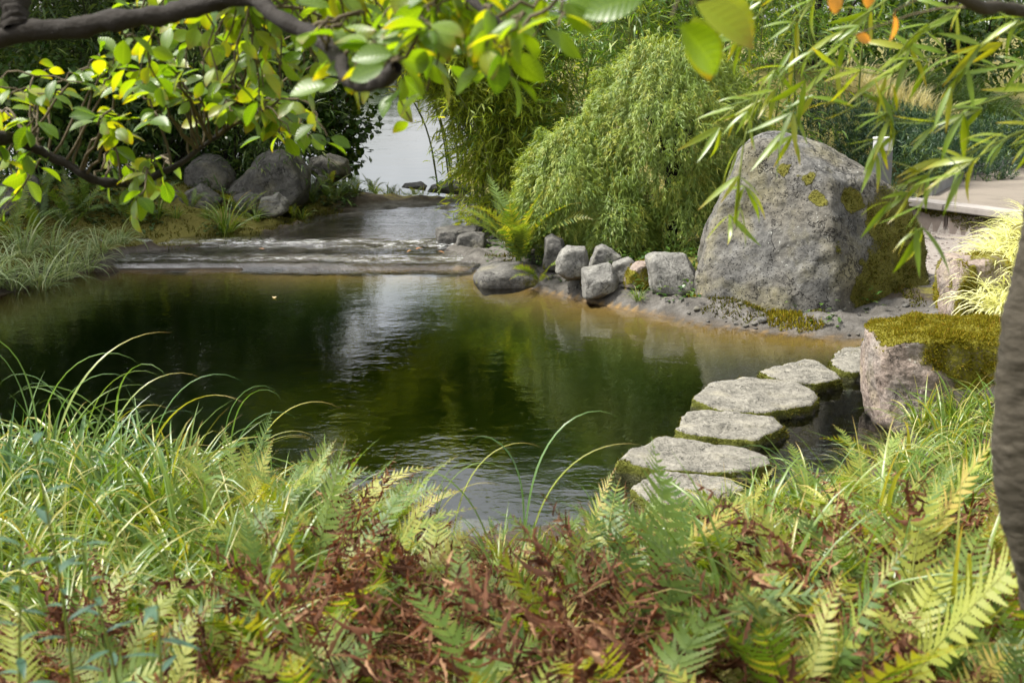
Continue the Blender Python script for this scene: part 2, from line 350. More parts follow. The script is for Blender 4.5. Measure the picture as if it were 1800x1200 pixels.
def water_mat(name, scale, strength, tint, density, foam=0.0, rough=0.0, flow=1.0, clear=1.0, ior=1.4):
    m, nt = M(name); g = NT(nt)
    mp = g.n('Mapping'); nt.links.new(g.geo().outputs['Position'], mp.inputs[0]); mp.inputs['Scale'].default_value = (0.75, flow, 1)
    P_ = mp.outputs[0]
    a = g.noise(scale, 3, 0.5, P_, dist=0.4); b = g.noise(scale*2.9, 2, 0.5, P_); c = g.noise(scale*0.22, 2, 0.5, P_)
    h = g.math('ADD', g.math('MULTIPLY', a, g.ramp(c, (0.3, 0.45), (0.7, 1.0))), g.math('ADD', g.math('MULTIPLY', b, 0.30), g.math('MULTIPLY', c, 1.2)))
    bp = g.bump(h, 1.0, strength)
    fr = g.n('Fresnel', IOR=ior); nt.links.new(bp, fr.inputs['Normal'])
    gl = g.n('BsdfGlossy', Roughness=rough); nt.links.new(bp, gl.inputs['Normal'])
    tr = g.n('BsdfTransparent'); g.set(tr.inputs[0], (clear,)*3)
    ms = g.n('MixShader'); nt.links.new(fr.outputs[0], ms.inputs[0]); nt.links.new(tr.outputs[0], ms.inputs[1]); nt.links.new(gl.outputs[0], ms.inputs[2])
    sh = ms.outputs[0]
    if foam:
        mf = g.n('Mapping'); nt.links.new(g.geo().outputs['Position'], mf.inputs[0]); mf.inputs['Scale'].default_value = (0.5, 2.2, 1)
        fn = g.noise(9, 8, 0.8, mf.outputs[0], dist=1.5)
        ff = g.math('MULTIPLY', g.ramp(fn, (0.51, 0.0), (0.66, foam)), g.attr('foam'))  # white foam streaks, also painted in as glints of sky on broken water
        df = g.n('BsdfDiffuse'); g.set(df.inputs[0], (0.75, 0.76, 0.74))
        m2 = g.n('MixShader'); nt.links.new(ff, m2.inputs[0]); nt.links.new(sh, m2.inputs[1]); nt.links.new(df.outputs[0], m2.inputs[2]); sh = m2.outputs[0]
    vol = None
    if density:
        va = g.n('VolumeAbsorption', Density=density); g.set(va.inputs['Color'], tint); vol = va.outputs[0]
    g.out(sh, vol); return m
MAT['pond'] = water_mat('pond_water', 8.0, 0.0031, (0.12, 0.42, 0.20), 2.0, ior=1.6)
MAT['stream'] = water_mat('stream_water', 9.0, 0.010, (1, 1, 1), 0, foam=0.9, flow=1.6, ior=1.62)
MAT['lake'] = water_mat('lake_water', 2.5, 0.005, (1, 1, 1), 0, clear=0.0, ior=2.0)

# ------------------------------------------------------------------ terrain
POND_PX = [(150, 478), (400, 474), (650, 472), (825, 472), (850, 482), (900, 499), (960, 513), (1020, 527), (1130, 549), (1240, 570), (1350, 584), (1450, 592),
           (1530, 596), (1600, 602), (1610, 650), (1600, 720), (1590, 780), (1540, 820), (1470, 860), (1350, 890), (1200, 915), (1000, 945), (800, 955), (650, 935),
           (500, 920), (300, 910), (100, 890), (-200, 860), (-500, 780), (-700, 660), (-500, 570), (-200, 535), (0, 520), (60, 503), (120, 490)]
POND = np.array([onz(a, b)[:2] for a, b in POND_PX])
STR_PX = [(150, 474), (190, 452), (235, 435), (330, 431), (470, 418), (530, 398), (575, 381), (700, 374), (860, 366), (1000, 360), (1000, 374), (860, 386), (800, 402), (775, 430), (812, 440), (795, 452), (832, 468)]
STR = np.array([onz(a, b, 0.13)[:2] for a, b in STR_PX])
WEIR_Y = float(onz(500, 473)[1])
def sdf(poly, x, y):
    x, y = np.asarray(x, float), np.asarray(y, float); d = np.full(x.shape, 1e18); s = np.ones(x.shape)
    n = len(poly)
    for i in range(n):
        a, b = poly[i], poly[i-1]; ex, ey = b[0]-a[0], b[1]-a[1]; wx, wy = x-a[0], y-a[1]
        t = np.clip((wx*ex+wy*ey)/(ex*ex+ey*ey), 0, 1); d = np.minimum(d, (wx-ex*t)**2+(wy-ey*t)**2)
        c1, c2, c3 = y >= a[1], y < b[1], ex*wy > ey*wx
        s = np.where((c1 & c2 & c3) | (~c1 & ~c2 & ~c3), -s, s)
    return s*np.sqrt(d)
KA, KB = onz(1590, 352, 0.42)[:2], onz(1900, 393, 0.42)[:2]
KD = nrm(KB-KA); KN = np.array([-KD[1], KD[0]])
if KN[1] < 0: KN = -KN
PB = [onz(1635, 343, .42)[:2], onz(1700, 308, .42)[:2], onz(1800, 287, .42)[:2], onz(1950, 270, .42)[:2]]
PD = nrm(PB[2]-PB[0]); PN = np.array([-PD[1], PD[0]])
if PN[1] < 0: PN = -PN
def hill_d(x, y): return (x-PB[0][0])*PN[0]+(y-PB[0][1])*PN[1]
def kerb_d(x, y): return (x-KA[0])*KN[0]+(y-KA[1])*KN[1]
LAKE_Y = 23.2
def lake_edge(x): return LAKE_Y + 0.6*np.sin(x*1.3) + sm(-1.2, 0.6, x)*400
def height(x, y, full=False):
    x, y = np.broadcast_arrays(np.asarray(x, float), np.asarray(y, float))
    dp, ds = sdf(POND, x, y), sdf(STR, x, y)
    p3 = np.stack([x, y, np.zeros_like(x)], -1)
    nz1, nz2 = fbm(p3, 1.1, 3, 3), fbm(p3, 6.0, 3, 9)
    d = np.minimum(dp, ds)
    dj = np.maximum(d + 0.05*nz1, 0)
    base = 0.11*sm(0, 0.22, dj)+0.10*sm(0.2, 1.2, dj)+0.03*nz1*sm(0.1, 0.6, d)+0.030*nz2*sm(0.02, 0.25, d)+0.02*np.abs(nz2)*sm(.0, .12, d)
    base = base + 0.34*sm(0.3, 3.6, dp)*sm(8.5, 6.0, y)                                 # near bank
    base = base + 0.30*sm(0.45, 2.0, d)*sm(-0.9, -2.2, x)*sm(11.5, 13.0, y)*sm(18.5, 17.0, y)   # left bank
    base = base + 0.13*sm(0.25, -0.05, ds)*sm(-0.1, 0.2, d)
    fall = sm(17.0, 22.6, y)*sm(1.0, -0.6, x)
    base = base*(1-fall) - 0.42*fall
    right = sm(1.5, 3.2, x)*sm(11.5, 13.5, y)
    base = base*(1-right)+right*np.where(kerb_d(x, y) > 0.05, 0.395+1.35*sm(.2, 5.0, hill_d(x, y))*sm(2.2, 3.6, x), 0.13+0.02*nz1)
    far = sm(170, 190, y); base = base*(1-far)+far*1.0
    lk = y-lake_edge(x)
    inl = (lk > 0) & (y < 178)
    base = np.where(inl, np.minimum(base, -0.42-0.4*np.clip(lk, 0, 2)), base)
    # pond bowl: a shallow shelf, then deep
    q = -dp*(1+2.5*sm(10.2, 9.3, y))
    bed = -0.035*sm(0, 0.08, q)-0.16*sm(0.05, 0.75, q)-0.55*sm(0.38, 1.05, q)+0.03*nz1*sm(0, 0.5, q)+0.012*nz2
    h = np.where(dp < 0, bed, base)
    sb = 0.13-0.05*sm(0, 0.1, -ds)-0.09*sm(0.1, 0.5, -ds)+0.03*nz1*sm(0.05, .4, -ds)
    lip = 0.06+0.07*sm(WEIR_Y+0.85, WEIR_Y+1.05, y)
    sb = np.where(y < WEIR_Y+1.3, lip-0.045, sb)
    h = np.where((ds < 0) & (dp >= 0), sb, h)
    if full: return h, dp, ds, nz1
    return h
def gz(x, y): return float(height(np.array([x]), np.array([y]))[0])

def grid_lines(lo, hi, step, ext, k):
    core = np.arange(lo, hi, step); e = [core]
    a, s, L = core[0], step, []
    while a > ext[0]: s *= k; a -= s; L.append(a)
    a, s, U = core[-1], step, []
    while a < ext[1]: s *= k; a += s; U.append(a)
    return np.concatenate([np.array(L[::-1]), core, np.array(U)])
gx = grid_lines(-6.5, 6.5, 0.065, (-400, 400), 1.18); gy = grid_lines(1.2, 19.5, 0.065, (-30, 900), 1.12)
X, Y = np.meshgrid(gx, gy, indexing='xy')
Z, DP, DS, NZ = height(X, Y, True)
g = Geo(); ny, nx = X.shape
i, j = np.meshgrid(np.arange(ny-1), np.arange(nx-1), indexing='ij')
q = np.stack([i*nx+j, i*nx+j+1, (i+1)*nx+j+1, (i+1)*nx+j], -1).reshape(-1, 4)
dd = np.minimum(DP, DS)
bankR = sm(-2.6, -1.2, X)
rim = sm(1.1, 0.35, dd)*(dd > -0.05)*sm(9.0, 9.8, Y)*np.clip(bankR+0.55*sm(.25, .05, dd), 0, 1)
mossv = np.clip(0.25+0.55*sm(-1.8, -2.6, X)*sm(12, 13, Y)*sm(0.12, 0.35, dd) + 0.35*sm(.5, 1.2, dd)*bankR, 0, 1)*(dd > 0)
kd = kerb_d(X, Y)
grav = (X > 3.1)*(Y > 11.2)*(kd < 0.1)*sm(3.0, 3.5, X)
bedv = sm(0.0, -0.04, DP)*(Y < WEIR_Y+.3); silt = sm(0.02, -0.05, DS)*(DP > -.02)
g.add(np.stack([X, Y, Z], -1).reshape(-1, 3), q, rim=rim.ravel(), moss=mossv.ravel(), gravel=grav.ravel(), bed=np.clip(bedv, 0, 1).ravel(), bank=((np.abs(dd) < 1.0)*1.0).ravel(), silt=silt.ravel())
TERR = (np.stack([X, Y, Z], -1).reshape(-1, 3), q, mossv.ravel(), rim.ravel(), dd.ravel())
struct('ground', g.mesh('ground', MAT['ground']))

# water ------------------------------------------------------------
def box(geo, lo, hi, **a):
    x0, y0, z0 = lo; x1, y1, z1 = hi
    v = [(x0, y0, z0), (x1, y0, z0), (x1, y1, z0), (x0, y1, z0), (x0, y0, z1), (x1, y0, z1), (x1, y1, z1), (x0, y1, z1)]
    geo.add(v, [(0, 3, 2, 1), (4, 5, 6, 7), (0, 1, 5, 4), (1, 2, 6, 5), (2, 3, 7, 6), (3, 0, 4, 7)], **a)
g = Geo(); box(g, (-14, 5.2, -2.5), (4.6, WEIR_Y+0.12, 0.0)); struct('pond_water', g.mesh('pond_water', MAT['pond'], False))
# stream spilling over the weir: one displaced sheet
sx = np.arange(-5.2, 1.2, 0.03); sy = np.concatenate([np.arange(WEIR_Y-0.16, WEIR_Y+1.6, 0.02), np.arange(WEIR_Y+1.6, 18.6, 0.06)])
X, Y = np.meshgrid(sx, sy); p3 = np.stack([X*0.9, Y*2.2, 0*X], -1)
lipy = WEIR_Y+0.05*fbm(np.stack([X*1.5, 0*X, 0*X], -1), 1, 3, 5)
u = Y-lipy
prof = -0.03+0.085*sm(-0.14, 0.06, u)+0.03*sm(0.1, 0.8, u)+0.055*sm(0.82, 1.0, u+0.04*np.sin(X*2))
turb = sm(-0.1, 0.1, u)*(0.35+1.0*np.exp(-((u-0.28)/0.16)**2)+1.0*np.exp(-((u-0.93)/0.14)**2))*sm(1.6, 1.1, u)
Zs = prof+turb*0.014*fbm(p3, 4.0, 4, 21)+0.0015*fbm(p3, 3, 2, 3)
ny, nx = X.shape; i, j = np.meshgrid(np.arange(ny-1), np.arange(nx-1), indexing='ij')
q = np.stack([i*nx+j, i*nx+j+1, (i+1)*nx+j+1, (i+1)*nx+j], -1).reshape(-1, 4)
g = Geo(); g.add(np.stack([X, Y, Zs], -1).reshape(-1, 3), q, foam=np.clip(turb*1.1-.45, 0, 1).ravel())
struct('stream_water', g.mesh('stream_water', MAT['stream']))
g = Geo(); g.add([(-300, LAKE_Y-2, -0.5), (0.9, LAKE_Y-2, -0.5), (0.9, 185, -0.5), (-300, 185, -0.5)], [(0, 1, 2, 3)])
struct('lake_water', g.mesh('lake_water', MAT['lake'], False))

# ------------------------------------------------------------------ rocks
def ico(sub):
    t = (1+5**.5)/2
    v = [(-1, t, 0), (1, t, 0), (-1, -t, 0), (1, -t, 0), (0, -1, t), (0, 1, t), (0, -1, -t), (0, 1, -t), (t, 0, -1), (t, 0, 1), (-t, 0, -1), (-t, 0, 1)]
    f = [(0, 11, 5), (0, 5, 1), (0, 1, 7), (0, 7, 10), (0, 10, 11), (1, 5, 9), (5, 11, 4), (11, 10, 2), (10, 7, 6), (7, 1, 8), (3, 9, 4), (3, 4, 2), (3, 2, 6), (3, 6, 8), (3, 8, 9), (4, 9, 5), (2, 4, 11), (6, 2, 10), (8, 6, 7), (9, 8, 1)]
    v = nrm(np.array(v, float)); f = np.array(f)
    for _ in range(sub):
        e = np.sort(np.concatenate([f[:, [0, 1]], f[:, [1, 2]], f[:, [2, 0]]]), 1); u, inv = np.unique(e, axis=0, return_inverse=True)
        inv = inv.ravel(); m = nrm(v[u[:, 0]]+v[u[:, 1]]); n0 = len(v); v = np.concatenate([v, m]); k = len(f)
        a, b, c = n0+inv[:k], n0+inv[k:2*k], n0+inv[2*k:]
        f = np.concatenate([np.stack([f[:, 0], a, c], 1), np.stack([f[:, 1], b, a], 1), np.stack([f[:, 2], c, b], 1), np.stack([a, b, c], 1)])
    return v, f
ICO = {s: ico(s) for s in (2, 3, 4, 5, 6)}
def soft_poly(c, planes, ext, p=18, sub=5, amp=0.02, freq=4.0, seed=0):
    """rounded convex solid: planes are (outward normal, distance from c)"""
    V, Fc = ICO[sub]; Dr = nrm(V*np.asarray(ext)); acc = np.zeros(len(Dr))
    for n_, d_ in planes:
        k = np.clip(Dr @ nrm(n_), 0, None)/max(d_, 1e-3); acc += k**p
    r = acc**(-1/p); P_ = np.asarray(c)+Dr*r[:, None]
    P_ = P_+Dr*(amp*fbm(P_, freq, 5, seed, 0.55) + amp*0.6*np.abs(fbm(P_, freq*0.6, 2, seed+40)))[:, None]
    return P_, Fc
def vert_normals(V, Fc):
    fn = np.cross(V[Fc[:, 1]]-V[Fc[:, 0]], V[Fc[:, 2]]-V[Fc[:, 0]]); N = np.zeros_like(V)
    for k in range(3): np.add.at(N, Fc[:, k], fn)
    return nrm(N)
def sil_planes(px, Yd, c, thick, tilt=0.15, extra=()):
    pts = [at(a, b, Yd) for a, b in px]; n = len(pts); pl = []
    area = sum(pts[k-1][0]*pts[k][2]-pts[k][0]*pts[k-1][2] for k in range(n))
    for k in range(n):
        a, b = pts[k-1], pts[k]; e = b-a; nn = np.array([e[2], 0, -e[0]])*(1 if area > 0 else -1)
        nn = nrm(nn); mid = (a+b)/2; d0 = float(nn @ (mid-c)); L = float(np.linalg.norm(e))
        if L < 1e-4: continue
        for ty in (-tilt, tilt): pl.append((nrm(nn+np.array([0, ty, 0])), max(d0, 0.02)/math.sqrt(1+tilt*tilt)))
    pl += [((0.12, -1, 0.22), thick), ((-0.25, -1, 0.05), thick*1.02), ((0, 1, 0.1), thick)]
    pl += [(n_, d_) for n_, d_ in extra]
    return pl
ROCKS = []
def rock(name, px, Yd, thick, mat, label, group=None, sub=4, amp=0.018, freq=5, seed=0, p=26, extra=(), moss=None, parent_moss=None, tuft=0, tuftmat='moss', cat='rock'):
    pts = np.array([at(a, b, Yd) for a, b in px]); c = pts.mean(0)
    ext = (np.ptp(pts[:, 0])/2, thick, np.ptp(pts[:, 2])/2)
    rs = np.random.default_rng(seed+900); ex = list(extra)
    for _ in range(5):                                  # chipped corners
        n_ = nrm(rs.normal(0, 1, 3)*np.array([1, .8, .9])+np.array([0, -.2, .3])); sup = float(np.max((pts-c) @ (n_*np.array([1, 0, 1])))+abs(n_[1])*thick)
        ex.append((n_, max(sup*rs.uniform(.74, .92), .03)))
    V, Fc = soft_poly(c, sil_planes(px, Yd, c, thick, extra=ex if sub < 6 else extra), ext, p*(1.5 if sub < 6 else 1), sub, amp, freq, seed)
    N = vert_normals(V, Fc)
    mo = moss(V, N, c) if moss else 0.15+0.25*N[:, 2]*0
    mo = np.broadcast_to(mo, (len(V),))
    base = np.array([c[0], c[1], pts[:, 2].min()])
    g = Geo(); g.add(V, None, Fc, moss=mo, var=0.5)
    if tuft:
        root = thing(name, base, label, cat, group)
        part('stone', g.mesh(name, MAT[mat], True, base), root)
        tu = moss_tufts(V, Fc, N, mo, tuft)
        part('moss', tu.mesh('moss', MAT[tuftmat], True, base), root, kind='stuff')
        return root
    o = part(name, g.mesh(name, MAT[mat], True, base), None, base); return tag(o, label, cat, group)
def sample_tri(V, Fc, n, w=None):
    a = np.linalg.norm(np.cross(V[Fc[:, 1]]-V[Fc[:, 0]], V[Fc[:, 2]]-V[Fc[:, 0]]), axis=1)
    if w is not None: a = a*w
    if a.sum() <= 0: a = a+1e-9
    k = rng.choice(len(Fc), n, p=a/a.sum()); r1, r2 = rng.random(n)**.5, rng.random(n)
    b = np.stack([1-r1, r1*(1-r2), r1*r2], 1); return k, b
def moss_tufts(V, Fc, N, mo, n, L=0.022, W=0.009):
    w = np.clip((mo[Fc].mean(1)+0.25*fbm(V[Fc].mean(1), 14, 2, 5)-0.45)*6, 0, 1)
    k, b = sample_tri(V, Fc, n, w)
    P_ = (V[Fc[k]]*b[..., None]).sum(1); Nn = nrm((N[Fc[k]]*b[..., None]).sum(1)); g = Geo()
    # soft cushions: the moss stands up higher in the middle of each cushion
    hgt = 0.5+0.9*np.clip(fbm(P_, 9, 2, 31)+0.4, 0, 1.2)
    D = nrm(Nn*0.8+rng.normal(0, 0.55, (n, 3))+np.array([0, 0, 0.25])); S = nrm(np.cross(D, rng.normal(0, 1, (n, 3)))); NN = np.cross(D, S)
    ribbons(g, P_-Nn*0.004, D, NN, L*hgt*rng.uniform(.6, 1.3, n), W*rng.uniform(.7, 1.3, n), 0.5, 1, [1.0, 0.25])
    return g

# the big lichened boulder on the right bank
bpx = [(1226, 520), (1230, 450), (1252, 370), (1280, 296), (1318, 246), (1368, 230), (1428, 242), (1492, 272), (1550, 308), (1602, 346), (1628, 420), (1646, 500), (1652, 562), (1560, 592), (1450, 592), (1330, 575)]
def boulder_moss(V, N, c):
    n = fbm(V, 3.0, 4, 77); n2 = fbm(V, 7.0, 3, 12)
    m = 0.70*sm(-0.06, 0.20, V[:, 0]-c[0]+0.26*n)*sm(1.25, 0.75, V[:, 2]+.15*n2)+0.16*n2
    for (a, b, r) in ((1418, 312, .085), (1436, 345, .07), (1380, 300, .05), (1500, 350, .12)):
        q_ = at(a, b, 11.0); m = np.maximum(m, 0.75*sm(r*1.5, r*0.5, np.hypot(V[:, 0]-q_[0], (V[:, 2]-q_[2])*1.2)+0.05*n2))
    return np.clip(m+0.03*n, 0, 1)
rock('boulder', bpx, 11.45, 0.72, 'rock_grey', 'huge grey lichen-spotted boulder standing at the water edge by the path', sub=6, amp=0.045, freq=2.2, seed=3, p=44,
     extra=[((-0.55, -0.8, 0.30), 0.60), ((0.62, -0.70, 0.25), 0.50), ((0.40, -0.45, 0.85), 0.60)], moss=boulder_moss, tuft=16000, tuftmat='moss_dark', cat='boulder')
# mossy pinkish block near the stepping stones
kpx = [(1522, 720), (1518, 640), (1524, 582), (1560, 566), (1700, 560), (1830, 566), (1840, 640), (1838, 745), (1680, 760), (1540, 752)]
def block_moss(V, N, c):
    n = fbm(V, 4.0, 4, 17); return np.clip(0.75*sm(0.35, 0.75, N[:, 2]+0.25*n)+0.55*sm(-0.02, .12, V[:, 2]-c[2]+0.13*n)*sm(-.33, -.18, V[:, 0]-c[0]), 0, 1)
rock('mossy_block', kpx, 8.0, 0.36, 'rock_pink', 'squared pink stone block capped with bright moss beside the stepping stones', sub=6, amp=0.02, freq=5, seed=8, p=22, moss=block_moss, tuft=26000, cat='rock')
rock('mossy_rock', [(1652, 560), (1655, 480), (1670, 448), (1715, 440), (1760, 445), (1775, 560)], 9.6, 0.3, 'rock_pink', 'upright mossy rock under the drooping golden grass', sub=5, amp=0.02, seed=18, moss=lambda V, N, c: np.clip(0.55+0.4*fbm(V, 5, 3, 4), 0, 1), tuft=6000)

BL = 'rock_block'
mlow = lambda V, N, c: np.clip(0.32*sm(0.0, -0.15, V[:, 2]-c[2])+0.15*fbm(V, 8, 2, 5)+0.1, 0, 1)
rock('bank_rock', [(976, 478), (984, 448), (996, 433), (1030, 432), (1033, 470), (1030, 488), (1000, 490)], 12.0, 0.16, BL, 'angular grey rock next to the large fern on the right bank', 'rocks on the right bank', seed=1, moss=mlow)
rock('bank_rock', [(1023, 524), (1023, 472), (1070, 463), (1086, 492), (1084, 512), (1050, 524)], 11.75, 0.17, BL, 'square-cut grey rock right at the waterline in front of the others', 'rocks on the right bank', seed=2, moss=mlow, extra=[((0.1, -0.6, 0.85), 0.13)])
rock('bank_rock', [(1034, 468), (1048, 434), (1058, 430), (1096, 450), (1070, 464)], 12.3, 0.13, BL, 'wedge-shaped grey rock leaning behind the square-cut one', 'rocks on the right bank', seed=3, moss=mlow)
rock('bank_rock', [(1070, 495), (1076, 460), (1106, 452), (1115, 462), (1104, 492), (1090, 503)], 12.0, 0.12, BL, 'smooth slanting grey rock between the square-cut rock and the mossy one', 'rocks on the right bank', seed=4, moss=mlow)
rock('bank_rock', [(1096, 505), (1102, 480), (1118, 462), (1136, 458), (1150, 480), (1150, 505)], 11.8, 0.14, 'rock_pink', 'small pinkish rock with moss patches beside the big flat-topped rock', 'rocks on the right bank', seed=5, moss=lambda V, N, c: np.clip(0.45+0.5*fbm(V, 9, 2, 5), 0, 1), tuft=1200)
rock('bank_rock', [(1146, 512), (1136, 452), (1150, 446), (1205, 446), (1222, 478), (1230, 505), (1190, 516)], 11.6, 0.2, BL, 'largest flat-topped grey rock just left of the boulder', 'rocks on the right bank', seed=6, moss=mlow, extra=[((0.15, -0.7, 0.75), 0.16)])
rock('bank_rock', [(955, 470), (958, 418), (970, 410), (988, 420), (996, 450), (990, 476)], 12.6, 0.14, 'rock_dark', 'pitted darker rock half hidden behind the large fern', 'rocks on the right bank', seed=7, moss=mlow)
rock('stream_rock', [(769, 436), (769, 402), (790, 397), (838, 398), (836, 432), (800, 436)], 14.6, 0.22, 'rock_dark', 'blocky dark rock at the right end of the weir', 'rocks beside the stream', seed=9, moss=mlow)
rock('stream_rock', [(800, 440), (806, 412), (830, 404), (852, 410), (856, 436), (826, 442)], 14.3, 0.15, 'rock_dark', 'rounded dark rock tucked against the large fern by the weir', 'rocks beside the stream', seed=10, moss=mlow)
rock('stream_rock', [(840, 412), (838, 376), (852, 366), (866, 376), (866, 412)], 15.4, 0.15, 'rock_dark', 'upright narrow dark rock behind the large fern', 'rocks beside the stream', seed=11, moss=mlow)
rock('shore_slab', [(826, 486), (846, 464), (895, 458), (950, 470), (985, 496), (995, 528), (950, 540), (850, 520)], 12.75, 0.4, 'rock_dark', 'low rounded brownish slab sloping into the water below the large fern', seed=12, p=8, moss=lambda V, N, c: np.clip(0.2+0.35*fbm(V, 6, 2, 5), 0, 1))
LB = [([(302, 385), (318, 345), (345, 322), (362, 330), (388, 352), (378, 388)], 15.9, .25, 'pointed dark rock with white streaks at the left stream bank'),
      ([(255, 395), (262, 350), (290, 330), (318, 340), (316, 380), (296, 395)], 15.8, .25, 'dark rock at the left end of the bank rocks below the drooping branch'),
      ([(325, 340), (332, 290), (352, 272), (385, 275), (412, 310), (410, 345), (360, 350)], 17.0, .4, 'broad dark boulder behind the pointed white-streaked rock'),
      ([(395, 395), (390, 345), (420, 310), (470, 262), (515, 258), (545, 300), (548, 340), (530, 362), (460, 380)], 16.9, .5, 'largest pale rounded boulder on the left stream bank'),
      ([(455, 378), (460, 348), (490, 338), (504, 352), (508, 372), (480, 380)], 15.9, .16, 'small tan rock in front of the largest left-bank boulder'),
      ([(404, 372), (412, 345), (440, 338), (462, 345), (462, 374)], 16.2, .2, 'low dark rock between sedge tuft and small tan rock'),
      ([(540, 300), (548, 278), (580, 268), (612, 280), (618, 305), (580, 320)], 18.5, .4, 'flat dark rock behind the far ferns'),
      ([(545, 345), (556, 305), (580, 312), (590, 340), (575, 352)], 17.6, .2, 'small slanting grey rock right of the largest left boulder')]
for k, (px_, Yd, th, lb) in enumerate(LB):
    rock('bank_boulder', px_, Yd, th, 'rock_dark' if k != 4 else BL, lb, 'rocks on the left bank', seed=30+k, p=16, amp=0.03, moss=mlow)
rock('lake_rock', [(706, 330), (712, 322), (740, 318), (752, 326), (748, 336)], 21.3, .3, 'rock_dark', 'low dark rock at the lake edge in front of the bright water', 'rocks at the lake edge', seed=50)
rock('lake_rock', [(752, 338), (758, 325), (790, 318), (830, 324), (826, 345)], 20.6, .3, 'rock_dark', 'long dark rock at the lake edge under the bamboo', 'rocks at the lake edge', seed=51)
rock('bank_boulder', [(-20, 380), (0, 325), (30, 300), (60, 310), (75, 345), (60, 380)], 14.5, .3, 'rock_dark', 'grey rock at the far left behind the striped grass', 'rocks on the left bank', seed=53, moss=mlow)

# stepping stones
STEPS = [([(1455, 632), (1478, 612), (1530, 606), (1560, 620), (1540, 645), (1500, 652), (1470, 648)], 'farthest stepping stone, half hidden behind the mossy block'),
         ([(1330, 655), (1375, 640), (1420, 634), (1460, 642), (1484, 662), (1440, 672), (1370, 668)], 'second farthest stepping stone with a dark mossy rim'),
         ([(1207, 700), (1250, 672), (1305, 663), (1400, 668), (1440, 680), (1432, 706), (1350, 720), (1260, 718)], 'large rounded stepping stone in the middle of the row'),
         ([(1182, 752), (1200, 728), (1240, 720), (1360, 732), (1385, 745), (1330, 770), (1210, 764)], 'narrow flat stepping stone just in front of the large rounded one'),
         ([(1080, 812), (1120, 785), (1170, 770), (1250, 776), (1350, 792), (1356, 812), (1270, 828), (1150, 824)], 'broad pale stepping stone nearer the fern bank'),
         ([(1098, 856), (1140, 832), (1200, 828), (1290, 838), (1310, 858), (1240, 886), (1140, 884)], 'pale stepping stone half covered by grass at the near bank')]
for k, (px_, lb) in enumerate(STEPS):
    zt = 0.075; pts = np.array([onz(a, b, zt) for a, b in px_]); c = pts.mean(0); c[2] = zt-0.16; pl = [((0.02, -0.03, 1), 0.16), ((0, 0, -1), 0.35)]
    for i_ in range(len(pts)):
        a, b = pts[i_-1], pts[i_]; e = b-a; n_ = nrm([e[1], -e[0], 0])
        if n_ @ ((a+b)/2-c) < 0: n_ = -n_
        pl.append((nrm(n_+np.array([0, 0, 0.12])), float(n_ @ ((a+b)/2-c))))
    V, Fc = soft_poly(c, pl, (np.ptp(pts[:, 0])/2, np.ptp(pts[:, 1])/2, 0.25), 34, 5, 0.020, 6, 60+k)
    N = vert_normals(V, Fc); mo = np.clip(sm(0.75, 0.35, N[:, 2])*0.62*sm(-0.05, .04, V[:, 2])+0.42*sm(.55, .95, np.hypot((V-c)[:, 0]/(np.ptp(pts[:, 0])/2), (V-c)[:, 1]/(np.ptp(pts[:, 1])/2))*.8)+0.32*fbm(V, 7, 3, k), 0, 1)
    base = np.array([c[0], c[1], -0.2]); g = Geo(); g.add(V, None, Fc, moss=mo, var=.5)
    root = thing('stepping_stone', base, lb, 'stone', 'stepping stones')
    part('stone', g.mesh('stepping_stone', MAT['step'], True, base), root)
    part('moss', moss_tufts(V, Fc, N, mo, 3500, 0.016, 0.007).mesh('moss', MAT['moss_dark'], True, base), root, kind='stuff')
for k, (px_, lb) in enumerate([([(764, 962), (778, 938), (820, 926), (890, 934), (898, 960), (830, 975)], 'pale flat stone at the near shore behind the brown ferns'), ([(930, 965), (950, 938), (1000, 930), (1050, 940), (1040, 975)], 'second pale shore stone right of the tall bent grass')]):
    rock('shore_stone', px_, 6.25, .25, 'step', lb, 'flat stones on the near shore', seed=70+k, p=14)
# kerb, path, bollard ------------------------------------------------
def conc_mat(name, a, b, rough=.85, sc=20):
    m, nt = M(name); g = NT(nt); n1 = g.noise(sc, 6, .7); n2 = g.noise(3, 3)
    col = g.mix(n1, a, b); col = g.mix(g.ramp(n2, (.45, 0.0), (.7, .4)), col, tuple(x*.55 for x in a))
    g.out(g.bsdf(col, rough, .3, g.bump(n1, .4, .01))); return m
MAT['kerb'] = conc_mat('kerb_stone', (.21, .19, .17), (.34, .31, .285)); MAT['kerb_low'] = conc_mat('wall_stone', (.13, .105, .09), (.24, .20, .175))
MAT['gravel'] = conc_mat('path_gravel', (.12, .10, .08), (.23, .20, .16), sc=90); MAT['edging'] = conc_mat('edging', (.16, .16, .155), (.26, .26, .25))
kr = thing('kerb_wall', (*KA, 0.1), 'low stone kerb with mossy face along the raised path', 'kerb')
ang = math.atan2(KD[1], KD[0]); L_ = 0.85; Mz = Matrix.Rotation(ang, 4, 'Z')
def bevel_box(name, s, mat, bev=0.012):
    import bmesh
    bm = bmesh.new(); bmesh.ops.create_cube(bm, size=1); bmesh.ops.scale(bm, vec=s, verts=bm.verts)
    bmesh.ops.bevel(bm, geom=bm.edges[:], offset=bev, segments=2, affect='EDGES'); me = bpy.data.meshes.new(name); bm.to_mesh(me); bm.free(); me.materials.append(mat); return me
me1 = bevel_box('kerbstone', (L_-.008, .30, .07), MAT['kerb']); me2 = bevel_box('wall_stone', (L_-.012, .22, .30), MAT['kerb_low'], .02)
for k in range(5):
    o_ = KD*(L_*(k+.2))
    part('kerbstone', me1, kr, (o_[0]+KN[0]*.1, o_[1]+KN[1]*.1, .30+.003*(k % 2)), (0, 0, ang+.004*(k % 3)))
    part('wall_stone', me2, kr, (o_[0]+KN[0]*.12, o_[1]+KN[1]*.12, .114), (0, 0, ang-.006*(k % 2)))
